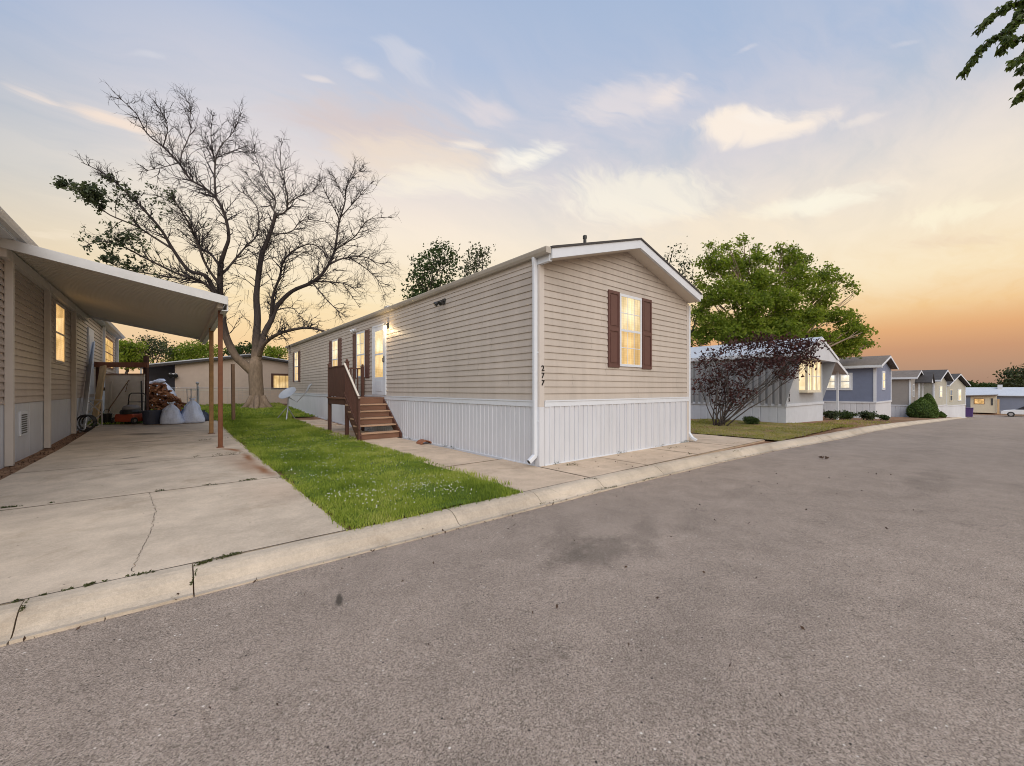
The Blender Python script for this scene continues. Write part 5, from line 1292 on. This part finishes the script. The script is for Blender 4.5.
clipped('smallest round bush right of the two clipped cones', 941, 415.5, 36.0, 3.5, 2.8, 34, False)
bush('flowering_plant', 'low leafy plant at the slate blue home wall, nearest the awning post', 'plant', 832, 419, 20.0, 9, 4.5, 'leaf_olive', 1400, .05, 35)
bush('flowering_plant', 'wider low leafy plant in the middle of the slate blue home bed', 'plant', 847, 421, 20.5, 10, 4.2, 'leaf_dark', 1600, .05, 36)
bush('flowering_plant', 'low plant by the kerb at the slate blue home corner', 'plant', 869, 424, 20.5, 9, 4.6, 'leaf_olive', 1500, .05, 37)
bush('flowering_plant', 'tiny dark plant at the bed end right of the slate blue corner', 'plant', 884, 425, 21.0, 5, 2.6, 'leaf_dark', 700, .045, 38)
# trees behind
def far_tree(name, label, x, y, d, lobpx, mat, total, leaf, seed, clump=30, spread=.35, tr=.18):
    b0 = P(x, y, d); b0.z = gz(b0.x, b0.y) - .1
    leafy(name, label, 'tree', b0, [L_(a, b, d + o, r, ry) for a, b, r, ry, o in lobpx], mat, 'bark_dark', total, leaf, seed, tr, clump=clump, spread=spread, fork=.55)
far_tree('broadleaf_tree', 'dark leafy tree showing above the ridge of the tan home, left of the thin one', 432, 330, 34, ((430, 262, 16, 12, 0), (445, 256, 12, 9, 0), (438, 246, 7, 6, 0), (420, 272, 9, 10, 0), (412, 290, 8, 6, 0), (452, 258, 6, 9, 0), (430, 283, 18, 9, 0), (448, 276, 8, 8, 0), (425, 300, 20, 12, 0)), 'leaf_dark', 2700, .15, 41, 14, .34)
far_tree('broadleaf_tree', 'thin sparse tree showing above the ridge of the tan home', 474, 330, 36, ((478, 254, 9, 8, 0), (470, 264, 8, 7, 0), (481, 262, 6, 8, 0), (466, 272, 10, 6, 0), (485, 248, 4, 5, 0), (474, 290, 14, 14, 0)), 'leaf_grey', 1100, .14, 42, 9, .40)
far_tree('broadleaf_tree', 'slender sparse tree peeping over the right gable eave of the tan home', 684, 330, 26, ((674, 252, 4, 8, 0), (684, 268, 6, 10, 0), (690, 285, 6, 10, 0), (668, 256, 4, 4, 0), (696, 320, 8, 20, 0), (690, 340, 8, 12, 0)), 'leaf_grey', 900, .10, 43, 9, .30)
far_tree('broadleaf_tree', 'yellow-green tree beyond the wooden rack, next to the left home', 128, 385, 44, ((124, 352, 10, 9, 0), (133, 349, 10, 7, 0), (120, 345, 5, 5, 0), (128, 360, 14, 8, 0)), 'leaf_green', 3200, .16, 44)
far_tree('broadleaf_tree', 'rounded green tree behind the left half of the pinkish beige home', 188, 385, 50, ((180, 352, 12, 8, 0), (195, 349, 14, 9, 0), (210, 353, 9, 7, 0), (188, 360, 20, 8, 0)), 'leaf_green', 3800, .18, 45)
far_tree('broadleaf_tree', 'loose grey-green tree between the yellow-green and the rounded tree', 155, 385, 47, ((150, 345, 10, 10, 0), (162, 350, 8, 8, 0), (145, 352, 8, 8, 0)), 'leaf_grey', 1500, .15, 46, 12, .5)
far_tree('broadleaf_tree', 'dark tree behind the trunk of the bare tree', 243, 385, 52, ((240, 352, 8, 6, 0), (252, 349, 8, 6, 0), (232, 352, 6, 5, 0)), 'leaf_dark', 1300, .18, 47)
far_tree('broadleaf_tree', 'bright green tree right of the bare trunk over the dark roof edge', 273, 385, 46, ((270, 352, 8, 5, 0), (280, 350, 7, 4, 0), (276, 358, 12, 6, 0)), 'leaf_green', 1500, .15, 48)
far_tree('broadleaf_tree', 'dark spreading tree at the far right edge over the white car', 1022, 400, 78, ((1015, 375, 9, 5, 0), (1025, 371, 10, 5, 0), (1008, 383, 9, 3, 0), (1020, 384, 14, 4, 0), (1035, 378, 10, 8, 0)), 'leaf_grey', 2400, .26, 49, 20, .55)
# far wood on the horizon, one mass
g = np.random.default_rng(50); lob = []
for i in range(46):
    px = 900 + i * 3.6; d = 150 + g.uniform(-12, 12); lob.append(L_(px, 386.5 + g.uniform(-1.2, 1.5) - (1.8 if 950 < px < 975 else 0), d, 4.5, 2.6))
pts = sample_lobes(lob, g, .5, total=9000, clump=24, spread=.55)
V, Fc = leaf_quads(pts, .42, g); stuff(np_mesh('distant_wood', V, Fc, M['leaf_dark']))
lob = []
for i in range(40):
    px = 40 + i * 17; d = 150 + g.uniform(-12, 12); lob.append(L_(px, 384 + g.uniform(-2, 2), d, 9, 5))
pts = sample_lobes(lob, g, .5, total=6000, clump=24, spread=.8)
V, Fc = leaf_quads(pts, .5, g); stuff(np_mesh('distant_wood', V, Fc, M['leaf_dark']))

# ------------------------------------------------------------------ the bare tree
D = 20.3
tb = P(257.5, 405, D); tb.z = gz(tb.x, tb.y)
bt = thing('bare_tree', 'big half-bare tree with pale trunk and dark twiggy crown in the back yard', 'tree', tb)
S = D / F_PX
LIMBS = {   # name: (points px, start radius px, end radius px, depth drift m, leafy)
 'trunk': ([(257.5, 407), (257, 400), (256.5, 392), (256, 383), (255.5, 374), (255.5, 367), (255.7, 360), (256, 354)], 7.6, 6.9, 0, 0),
 'a': ([(253, 372), (244, 364), (235.5, 356), (227, 339), (223, 322), (220.5, 300), (220, 284), (220.5, 262.7)], 5.4, 2.6, -.6, 0),
 'a1': ([(220.5, 264), (225, 250), (228.8, 236.8), (225, 215.7), (216, 198), (204, 187.5), (190, 179), (178, 161.8), (162, 146), (146.6, 133), (136, 113.5), (118, 96.5)], 2.3, .3, -.5, 0),
 'a1b': ([(180, 165), (182, 152.7), (191, 129), (188.4, 98)], .8, .22, .4, 0),
 'a1c': ([(163, 147), (167.5, 129), (163, 115), (155.8, 103)], .6, .2, -.4, 0),
 'a1d': ([(216, 198), (214.7, 180.5), (215.8, 159), (221.7, 145), (232, 133.5), (241.7, 113)], 1.3, .22, .6, 0),
 'a1e': ([(215.5, 165), (211, 135.8), (213.5, 112)], .7, .2, .2, 0),
 'a1f': ([(216, 158), (230, 152), (248.7, 145)], .6, .22, -.5, 0),
 'a1g': ([(178, 163), (160, 168), (138, 172)], .5, .2, -.8, 0),
 'b': ([(220, 285), (206, 265), (196, 239), (188, 222), (180.5, 210), (172, 196)], 1.7, .35, -1.1, 1),
 'c': ([(222, 310), (212, 286), (204, 275), (188.4, 270), (172.7, 249), (162, 231), (146.6, 212.7), (128, 194), (112.7, 180), (99.6, 171), (81, 162)], 2.8, .25, -1.5, .35),
 'c2': ([(172.7, 249), (152, 236), (136, 226), (110, 215), (98, 205), (84, 194), (60.4, 186)], 1.2, .22, -.7, 1),
 'd': ([(221, 306), (206.7, 284.5), (180.5, 275), (149, 260), (123, 246.7), (102, 241), (87, 245)], 1.9, .25, -1.8, 1),
 'd2': ([(203, 283), (170, 277), (128, 270), (108, 262)], 1.0, .2, -1.0, 1),
 'e': ([(219, 265), (210, 253), (200, 246.7), (191, 220.6), (175, 205), (154, 194)], 1.5, .3, .7, 1),
 'f': ([(221, 275), (228.8, 267), (244, 248.6), (257, 234.5), (258, 211), (250, 198), (238, 190)], 1.6, .3, .9, 0),
 'g': ([(255, 370), (256.4, 339.4), (257.5, 316), (256.4, 299.7), (257.5, 284), (261.6, 255.6), (266, 244), (272, 227.5), (275.7, 213)], 5.0, 1.9, .3, 0),
 'g1': ([(275.7, 214), (270, 203), (267.5, 199), (253, 183), (246, 172)], 1.0, .22, .5, 0),
 'g2': ([(274.8, 216), (286, 211), (287.5, 197), (284, 180.5), (280.4, 161.7), (281.6, 138)], 1.3, .22, -.3, 0),
 'g3': ([(274.6, 208), (274.6, 197), (263, 178), (256, 157), (250, 146)], 1.0, .22, .4, 0),
 'g4': ([(270, 234), (291, 232), (303, 220), (331, 223)], 1.0, .25, -.6, 0),
 'g5': ([(287, 204), (300, 196), (312, 192), (321.5, 180)], .8, .22, .5, 0),
 'h': ([(257, 362), (261, 345), (265, 332), (271, 320.6), (277.3, 306), (292, 291.3), (310.8, 283), (322, 274), (331, 260), (335.6, 246), (339, 222.8), (345, 201.6), (346, 187.5), (354, 168.7)], 4.4, .3, .8, 0),
 'h1': ([(335, 250), (354.4, 236.9), (368.5, 220), (392, 217)], 1.1, .22, -.5, 0),
 'h2': ([(328, 265), (342.7, 258.5), (363.8, 256.8), (378, 263), (392, 262)], 1.4, .25, .6, 0),
 'h2b': ([(350, 258), (368, 270), (380, 283), (386, 296)], .8, .2, .3, 0),
 'h3': ([(340, 218), (356, 200), (373, 181)], .9, .22, .3, 0),
 'h4': ([(340, 222), (336, 212), (328.6, 199), (319, 178)], .9, .22, -.4, 0),
 'h5': ([(345, 200), (338, 185), (331, 171)], .6, .2, -.3, 0),
 'h6': ([(346, 190), (352, 178), (366, 166)], .6, .2, .4, 0),
 'h7': ([(312, 282), (325, 297.6), (336, 309), (346, 317)], 1.0, .22, -.7, 0),
 'h8': ([(316, 281), (342, 283), (355, 288), (364, 284)], 1.0, .25, .8, 0),
 'h9': ([(343, 284), (352, 296), (360, 308)], .6, .2, .4, 0),
 'i': ([(271, 318), (273, 296), (280, 276), (282.8, 262.7), (293, 251), (310, 244), (322, 250), (330, 262)], 1.8, .35, -1.0, 0),
 'j': ([(259, 356), (263, 346), (271, 338), (283.6, 332), (302.4, 328), (316, 329), (328, 333)], 2.8, .9, -.9, 0),
 'k': ([(275, 311), (285, 308), (294, 309), (300, 316), (304.5, 324)], .9, .22, -.5, 0),
 'l': ([(262, 345), (270, 322), (275, 300), (277, 290)], 1.8, .5, 1.2, 0),
}
tw = MB(); leafpts = []
gt = random.Random(99)
def grow(p, d, length, r, level, leafy_, mb):
    n = 4 if level < 2 else 3; pts = [p]; q = p.copy(); dd = d.copy(); st = length / n
    for i in range(n):
        dd = (dd + Vector((gt.gauss(0, .20), gt.gauss(0, .20), gt.gauss(0, .16) + (.07 if level == 0 else -.02))) ).normalized()
        q = q + dd * st; pts.append(q.copy())
    mb.tube(pts, [r * (1 - .75 * i / n) for i in range(n + 1)], 4 if level == 0 else 3, cap=False)
    if leafy_:
        for q in pts[1:]:
            if gt.random() < leafy_: leafpts.append(q)
    if level < 2:
        k = gt.randint(4, 6) if level == 0 else gt.randint(1, 3)
        for _ in range(k):
            i = gt.randint(1, n); b = pts[i]; t_ = (pts[i] - pts[i - 1]).normalized()
            ax = Vector((gt.gauss(0, 1), gt.gauss(0, 1), gt.gauss(0, 1))).cross(t_).normalized()
            nd = (Matrix.Rotation(R(gt.uniform(22, 58)), 3, ax) @ t_)
            grow(b, nd, length * gt.uniform(.38, .68), r * .55, level + 1, leafy_, mb)
paths = {}
trunk_mb = MB()
for nm, (px, r0, r1, dr, lf) in LIMBS.items():
    n = len(px); pts = []
    for i, (x, y) in enumerate(px):
        t = i / (n - 1); base_dr = dr * 2.2 * t
        pts.append((x, y, base_dr))
    # start depth: continue from the nearest already placed limb point
    z0 = 0.0
    if nm != 'trunk':
        best = min(((abs(x - px[0][0]) + abs(y - px[0][1]), dd) for q in paths.values() for x, y, dd in q), key=lambda a: a[0]); z0 = best[1]
    pts = [(x, y, z0 + dd) for x, y, dd in pts]; paths[nm] = pts
    # smooth resample
    W_ = [P(x, y, D + dd) for x, y, dd in pts]
    fine = []
    for i in range(n - 1):
        p0, p1, p2, p3 = W_[max(i - 1, 0)], W_[i], W_[i + 1], W_[min(i + 2, n - 1)]
        for k in range(4):
            t = k / 4; fine.append(.5 * ((2 * p1) + (p2 - p0) * t + (2 * p0 - 5 * p1 + 4 * p2 - p3) * t * t + (3 * p1 - p0 - 3 * p2 + p3) * t ** 3))
    fine.append(W_[-1]); m_ = len(fine)
    rad = [(r0 + (r1 - r0) * (i / (m_ - 1)) ** .7) * S * .86 for i in range(m_)]
    if nm == 'trunk':
        rad[0] *= 1.75; rad[1] *= 1.5; rad[2] *= 1.3; rad[3] *= 1.18; rad[4] *= 1.1; rad[5] *= 1.03
        for q, kk in ((-1, .25), (-2, .38), (-3, .52), (-4, .66), (-5, .78), (-6, .88), (-7, .95)): rad[q] *= kk
        a = fine[0].copy(); a.z = tb.z - .15; fine.insert(0, a); rad.insert(0, rad[0] * 1.15)
    else:
        rad = [r * (1 + gt.gauss(0, .04)) for r in rad]
    b = MB() if nm != 'trunk' else trunk_mb
    b.tube(fine, rad, 14 if nm == 'trunk' else (10 if r0 > 2 else 6))
    if nm == 'trunk':
        for k in range(6):                                    # root flare
            a = k * 1.05 + .3; e = Vector((math.cos(a), math.sin(a), 0)); c = fine[0]
            b.tube([c + e * .28 + Vector((0, 0, .75)), c + e * .42 + Vector((0, 0, .35)), c + e * .62 + Vector((0, 0, .17)), c + e * .85 + Vector((0, 0, .08))], [.10, .15, .11, .05], 7)
    b.build('trunk' if nm == 'trunk' else 'limb', M['bark'] if nm == 'trunk' else M['limb'] if r0 > 1.7 else M['bark_dark'], bt, smooth=True)
    if nm == 'trunk': continue
    # twigs along the limb
    L = sum((fine[i + 1] - fine[i]).length for i in range(m_ - 1))
    big = r0 > 2.5
    cnt = int(L * (6.2 if not big else 4.6)) + 5
    for _ in range(cnt):
        t = gt.uniform(.45 if big else .15, 1.0) if nm not in ('j', 'l') else gt.uniform(.3, .9)
        i = min(m_ - 2, int(t * (m_ - 1))); tg = (fine[i + 1] - fine[i]).normalized()
        ax = Vector((gt.gauss(0, 1), gt.gauss(0, 1), gt.gauss(0, 1))).cross(tg).normalized()
        nd = (Matrix.Rotation(R(gt.uniform(25, 65)), 3, ax) @ tg); nd.z += .10; nd.normalize()
        ln_ = gt.uniform(.55, 1.35) * (.5 if t > .88 else .8 if t > .75 else 1.0) * (.62 if r0 < .75 else 1.0)
        if nm in ('j', 'k', 'l', 'h7', 'h9'): ln_ *= .6
        if nm in ('c', 'c2', 'd', 'd2') and t > .55: ln_ *= .55
        lfp = 0
        if lf: lfp = ((.8 if gt.random() < .45 else .12) if t > .45 else .2) * lf
        grow(fine[i].copy(), nd, ln_, min(max(rad[i] * .6, .015), .028), 0, lfp, tw)
# drooping shoots round the fork
for x, y in ((243, 300), (238, 280), (250, 290), (246, 320), (241, 310), (290, 312), (300, 318), (236, 275), (268, 262), (310, 255), (300, 265)):
    for _ in range(3):
        grow(P(x + gt.gauss(0, 3), y, D + gt.uniform(-1, 1)), Vector((gt.gauss(0, .4), gt.gauss(0, .4), -1)).normalized(), gt.uniform(.5, 1.0), .010, 1, 0, tw)
stuff(tw.build('twig', M['twig'], bt))
g = np.random.default_rng(61)
lp = np.array([tuple(q) for q in leafpts])
# only the outer left side still carries leaves
k = ((lp - np.array(tuple(Vector((0, 0, EYE))))) @ np.array(tuple(Rv))) / ((lp) @ np.array(tuple(Fv))) * F_PX + CX
yv = HY - (lp[:, 2] - EYE) / (lp @ np.array(tuple(Fv))) * F_PX
keep = (g.random(len(lp)) < np.clip((180 - k) / 75, .03, .9)) & (yv > 176) & (k > 56)
lp = lp[keep]
lp = np.concatenate([lp + g.normal(size=lp.shape) * .06 for _ in range(2)])
V, Fc = leaf_quads(lp, .074, g); np_mesh('foliage', V, Fc, M['leaf_olive'], bt)

# ------------------------------------------------------------------ tree across the road, one bough hanging into view
rb_ = Vector((10.2, -6.4, ROADZ))
rt = thing('overhanging_tree', 'green tree across the road whose drooping bough hangs into the top right corner', 'tree', rb_)
gg = random.Random(5); mb = MB()
p, r = limb_path(rb_ - Vector((0, 0, .1)), rb_ + Vector((.1, .3, 5.2)), .30, .22, gg); mb.tube(p, r, 12)
D = 6.3; hub = P(1120, -30, D + .6)
p, r = limb_path(rb_ + Vector((.1, .3, 5.0)), hub, .14, .05, gg, 8, .12); mb.tube(p, r, 8)
lf = []
TW = [[(1110, -25), (1060, -12), (1024, 1), (1009, 4), (995, 14), (986, 22), (978, 31)],
      [(1100, -20), (1060, 0), (1024, 14), (1000.6, 34.5), (988, 42), (980, 49), (972, 62), (963, 74.5)],
      [(1110, 0), (1060, 22), (1024, 36), (1006, 44), (1002, 52)], [(1090, 10), (1050, 35), (1024, 55), (1009, 67)],
      [(1095, 30), (1050, 50), (1026, 64), (1020, 72)], [(1090, 40), (1050, 66), (1028, 78), (1019, 85)], [(1080, 60), (1045, 78), (1024, 92), (1015, 101)],
      [(1024, 14), (1012, 26), (1004, 46)], [(1024, 2), (1016, 18), (1010, 30)], [(1110, -30), (1080, -20), (1050, 8), (1030, 30)], [(1090, 0), (1060, 40), (1040, 70)]]
for k, tp in enumerate(TW):
    pts = [P(x, y, D + .25 * math.sin(k * 1.7) + (.6 if x > 1080 else 0) * 1) for x, y in tp]
    mb.tube(pts, [.016 * (1 - .8 * i / (len(pts) - 1)) + .002 for i in range(len(pts))], 5)
    for a, b, (x0_, y0_) in zip(pts[:-1], pts[1:], tp[:-1]):
        L = (b - a).length; n_ = max(2, int(L / .019))
        for i in range(n_): lf.append((a.lerp(b, i / n_), (b - a).normalized(), 1))
mb.build('trunk', M['bark'], rt, smooth=True)
vs = []; fs = []
for p, d, w_ in lf:
    for _ in range(6):
        dirn = (d * gg.uniform(.3, 1.1) + Vector((gg.gauss(0, .45), gg.gauss(0, .45), -gg.uniform(.1, .75)))).normalized()
        ln_ = gg.uniform(.05, .115); sd = dirn.cross(Vector((gg.gauss(0, 1), gg.gauss(0, 1), gg.gauss(0, 1)))).normalized() * ln_ * .26; up_ = sd.cross(dirn).normalized() * ln_ * .1
        q = p + Vector((gg.gauss(0, .022), gg.gauss(0, .022), gg.gauss(0, .022))); b = len(vs)
        vs += [q, q + dirn * ln_ * .45 + sd + up_, q + dirn * ln_, q + dirn * ln_ * .45 - sd + up_]; fs += [(b, b + 1, b + 2), (b, b + 2, b + 3)]
np_mesh('bough_leaves', np.array([tuple(v) for v in vs]), np.array(fs), M['leaf_bough'], rt)
lob = [((10.2 + dx, -6.6 + dy, z), (1.5, 1.3, 1.1)) for dx, dy, z in ((0, -.8, 6.8), (1.6, 0, 7.2), (-1.4, -.6, 7.0), (.4, -1.8, 8.2), (.8, 0, 9.0), (-.8, -1.2, 8.4), (2.2, -1.4, 8.0))]
pts = sample_lobes(lob, g, .1, total=9000, clump=24, spread=.25); V, Fc = leaf_quads(pts, .10, g); np_mesh('crown', V, Fc, M['leaf_green'], rt)

# small litter on the road
q = G(824, 455)
mb = MB()
for i in range(5):
    a = i * 1.3; mb.prism([(q.x + .03 * math.cos(a), q.y + .03 * math.sin(a), q.z - .07), (q.x + .10 * math.cos(a + .3), q.y + .09 * math.sin(a + .3), q.z - .055), (q.x + .03 * math.cos(a + .9), q.y + .03 * math.sin(a + .9), q.z - .03)], (0, 0, .012))
tag(mb.build('leaf_clump', M['log_litter']), 'small dark clump of dead leaves lying on the road near the kerb', 'leaf clump')
# ------------------------------------------------------------------ sky, sun, camera
EXPO = 0.95
SUN_EL, SUN_AZ = R(36), math.atan2(-.84, -.42)            # soft light from behind the camera
world = bpy.data.worlds.new('World'); scene.world = world; world.use_nodes = True
t = NT(world.node_tree)
tc = t.n('ShaderNodeTexCoord'); dirv = tc.outputs['Generated']
s3 = t.n('ShaderNodeSeparateXYZ', {0: dirv}); dx, dy, dz = s3.outputs
K = 1.0
left = [(0.0, (.84, .50, .27)), (.06, (.92, .60, .31)), (.13, (.97, .70, .37)), (.20, (.97, .76, .44)), (.27, (.96, .80, .57)), (.34, (.95, .83, .68)), (.42, (.84, .76, .70)), (.52, (.62, .63, .69)), (.62, (.44, .53, .71)), (.75, (.37, .475, .67)), (1.0, (.35, .455, .66))]
right = [(0.0, (.38, .23, .165)), (.03, (.45, .27, .18)), (.07, (.60, .31, .165)), (.105, (.78, .41, .18)), (.145, (.90, .58, .27)), (.20, (.95, .74, .45)), (.28, (.93, .80, .61)), (.36, (.78, .72, .65)), (.45, (.55, .59, .66)), (.55, (.40, .505, .69)), (1.0, (.34, .46, .68))]
far_left = [(0.0, (.72, .48, .32)), (.10, (.80, .56, .36)), (.18, (.82, .64, .42)), (.25, (.72, .63, .50)), (.33, (.56, .57, .57)), (.42, (.42, .49, .60)), (.52, (.34, .455, .66)), (1.0, (.32, .44, .68))]
zc = t.m('MAXIMUM', dz, 0.0)
ra, rb2, rc = t.ramp(zc, left), t.ramp(zc, right), t.ramp(zc, far_left)
hl = t.m('SQRT', t.m('ADD', t.m('MULTIPLY', dx, dx), t.m('MULTIPLY', dy, dy)))
caz = t.m('DIVIDE', dx, t.m('MAXIMUM', hl, .001))             # 1 towards the far end of the street
col = t.mix(t.mr(caz, .45, .97), ra, rb2)
col = t.mix(t.mr(caz, .20, -.35), col, rc)
# cirrus on a flat layer high overhead
def sky_p(x, y):
    v = P(x, y, 1.0) - Vector((0, 0, EYE)); v.normalize(); return Vector((v.x / (v.z + .10), v.y / (v.z + .10)))
pl = t.n('ShaderNodeCombineXYZ', {0: t.m('DIVIDE', dx, t.m('ADD', zc, .10)), 1: t.m('DIVIDE', dy, t.m('ADD', zc, .10))}).outputs[0]
wn = t.n('ShaderNodeTexNoise', {'Vector': pl, 'Scale': 1.6, 'Detail': 4.0}).outputs[1]
warp = t.n('ShaderNodeVectorMath', {0: t.vm('SUBTRACT', wn, (.5, .5, .5)), 'Scale': .55}, operation='SCALE').outputs[0]
plw = t.vm('ADD', pl, warp)
def streak(ang, sx, sy, seed):
    mp = t.n('ShaderNodeMapping', {'Vector': plw, 'Rotation': (0, 0, ang), 'Scale': (1 / sx, 1 / sy, 1), 'Location': (seed, seed * .7, 0)}, vector_type='POINT')
    return t.noise(mp, 1.0, 7, .6, .4)
v0 = sky_p(560, 165) - sky_p(360, 150); base_ang = math.atan2(v0.y, v0.x)
n1 = streak(-base_ang, .9, .28, 3.1); n2 = streak(-base_ang + .35, .34, .10, 8.4)
wide = t.m('MULTIPLY', t.mr(t.m('ADD', t.m('MULTIPLY', n1, .7), t.m('MULTIPLY', n2, .3)), .32, .62), t.mr(dz, .10, .24))
wide = t.m('MULTIPLY', t.m('MULTIPLY', wide, t.mr(dz, .74, .50)), t.mr(caz, -.25, .15, .25, 1))
wisps = t.m('ADD', t.m('MULTIPLY', n2, .6), t.m('MULTIPLY', n1, .4))
n3 = streak(-base_ang + .25, .16, .045, 5.7)
wisps = t.m('ADD', t.m('MULTIPLY', wisps, .65), t.m('MULTIPLY', n3, .35)); wf = t.m('ADD', t.m('MULTIPLY', n2, .4), t.m('MULTIPLY', n3, .6))
CL = (1.0, .86, .70); CP = (.72, .60, .58)
col = t.mix(t.m('MULTIPLY', wide, .62), col, t.ramp(zc, [(.2, (1.0, .86, .62)), (.36, (.98, .85, .70)), (.46, (.80, .72, .72)), (.62, (.60, .61, .71))]))
# particular clouds: (end a, end b, half width px, strength, colour)
for a, b, w_, k, cc, lo_, hi_ in (((0, 84), (70, 112), 9, .75, (.98, .82, .70), .30, .50), ((60, 108), (150, 136), 15, .8, (.98, .80, .66), .30, .52), ((120, 130), (185, 160), 22, .4, (.92, .78, .66), .35, .6),
                        ((245, 122), (480, 145), 42, .85, (.70, .60, .585), .25, .55), ((290, 160), (520, 175), 34, .75, (.90, .76, .62), .30, .55), ((430, 90), (505, 100), 26, .55, (.84, .75, .74), .34, .6),
                        ((280, 66), (330, 84), 4, .5, (.96, .84, .76), .3, .5), ((322, 58), (385, 84), 8, .4, (.94, .84, .78), .3, .55), ((350, 50), (420, 70), 14, .35, (.88, .82, .80), .34, .6), ((110, 35), (165, 48), 5, .3, (.85, .83, .84), .3, .5),
                        ((470, 168), (572, 156), 18, .95, (1.0, .95, .84), .30, .50), ((440, 150), (480, 140), 10, .6, (1.0, .9, .78), .3, .5),
                        ((560, 110), (690, 90), 34, .55, (.90, .80, .76), .36, .62), ((640, 120), (695, 60), 12, .5, (.96, .84, .76), .34, .56), ((725, 52), (770, 33), 5, .35, (.9, .82, .8), .3, .5), ((870, 48), (920, 34), 4, .25, (.86, .80, .80), .3, .5),
                        ((668, 132), (815, 126), 20, .95, (1.0, .88, .76), .28, .46), ((730, 118), (790, 116), 10, .7, (1.0, .91, .82), .28, .48), ((800, 135), (870, 122), 7, .5, (.95, .85, .76), .3, .5),
                        ((520, 205), (770, 195), 26, .7, (1.0, .93, .78), .32, .58), ((735, 216), (900, 196), 13, .9, (1.0, .94, .78), .32, .52), ((600, 225), (860, 235), 26, .35, (.98, .82, .60), .34, .6), ((885, 217), (1045, 205), 14, .85, (1.0, .90, .68), .32, .54), ((900, 240), (1040, 236), 10, .35, (.82, .62, .46), .32, .54),
                        ((330, 188), (560, 198), 20, .65, (1.0, .92, .76), .34, .58), ((0, 235), (90, 232), 6, .4, (.98, .84, .66), .3, .5)):
    pa, pb = sky_p(*a), sky_p(*b); mid = ((a[0] + b[0]) / 2, (a[1] + b[1]) / 2)
    c = (pa + pb) / 2; hw = ((sky_p(mid[0], mid[1] - w_) - sky_p(mid[0], mid[1] + w_)).length) / 2
    bl = t.blob(plw if w_ > 12 else t.vm('ADD', pl, t.n('ShaderNodeVectorMath', {0: warp, 'Scale': .6}, operation='SCALE').outputs[0]), c.x, c.y, (pb - pa).length / 2 + hw * .8, hw * 1.45, math.atan2((pb - pa).y, (pb - pa).x))
    mk = t.mr(t.m('ADD', t.m('MULTIPLY', bl, .98 if w_ > 12 else .78), t.m('MULTIPLY', t.m('SUBTRACT', wisps if w_ > 12 else wf, .5), 2.6 if w_ > 12 else 2.2)), .12, .98)
    mk = t.m('MULTIPLY', mk, t.mr(bl, .0, .38))
    col = t.mix(t.m('MULTIPLY', mk, k), col, cc)
# the Nishita sky itself gives the fill from overhead and behind the camera
nis = t.n('ShaderNodeTexSky', sky_type='NISHITA'); nis.sun_disc = False
nis.sun_elevation = SUN_EL; nis.sun_rotation = math.pi / 2 - SUN_AZ; nis.air_density = 1.0; nis.dust_density = 2.0
STR = .10
gain = (1 / STR) / 2 ** EXPO
dusk = t.n('ShaderNodeVectorMath', {0: col, 'Scale': gain}, operation='SCALE').outputs[0]
final = t.vm('ADD', t.n('ShaderNodeVectorMath', {0: dusk, 'Scale': .97}, operation='SCALE').outputs[0], t.n('ShaderNodeVectorMath', {0: nis.outputs[0], 'Scale': .03}, operation='SCALE').outputs[0])
bg = t.n('ShaderNodeBackground', {0: final, 1: STR})
wo = t.n('ShaderNodeOutputWorld'); t.t.links.new(bg.outputs[0], wo.inputs[0])
sd = bpy.data.lights.new('sun', 'SUN'); sd.energy = 1.5; sd.angle = R(70); sd.color = (1.0, .94, .87)
so = bpy.data.objects.new('sun', sd); COL.objects.link(so)
sv = Vector((math.cos(SUN_AZ) * math.cos(SUN_EL), math.sin(SUN_AZ) * math.cos(SUN_EL), math.sin(SUN_EL)))
so.rotation_euler = (-sv).to_track_quat('-Z', 'Y').to_euler(); so.location = sv * 40

# origins of single-mesh things at their base
for o in list(COL.objects):
    if o.type == 'MESH' and o.parent is None and o.get('kind') is None and o.data.users == 1 and o.location.length < 1e-6 and o.rotation_euler[2] == 0:
        v = np.empty(len(o.data.vertices) * 3, dtype=np.float32); o.data.vertices.foreach_get('co', v); v = v.reshape(-1, 3)
        b = np.array([(v[:, 0].min() + v[:, 0].max()) / 2, (v[:, 1].min() + v[:, 1].max()) / 2, v[:, 2].min()], dtype=np.float32)
        o.data.vertices.foreach_set('co', (v - b).ravel()); o.data.update(); o.location = Vector(b.tolist())
        for ch in o.children: ch.location = ch.location - o.location
cam = bpy.data.cameras.new('camera'); co = bpy.data.objects.new('camera', cam); COL.objects.link(co)
cam.sensor_width = 36; cam.lens = 36 * F_PX / 1024; cam.shift_y = (HY - 383) / 1024
cam.clip_start = .05; cam.clip_end = 2000
co.location = (0, 0, EYE); co.rotation_euler = (R(90), 0, -YAW)
scene.camera = co
vs_ = scene.view_settings; vs_.view_transform = 'Standard'; vs_.look = 'None'; vs_.exposure = EXPO; vs_.gamma = 1; vs_.use_curve_mapping = False
scene.cycles.max_bounces = 6; scene.cycles.diffuse_bounces = 4; scene.cycles.transparent_max_bounces = 8
scene.cycles.use_denoising = True; scene.cycles.filter_width = 1.0
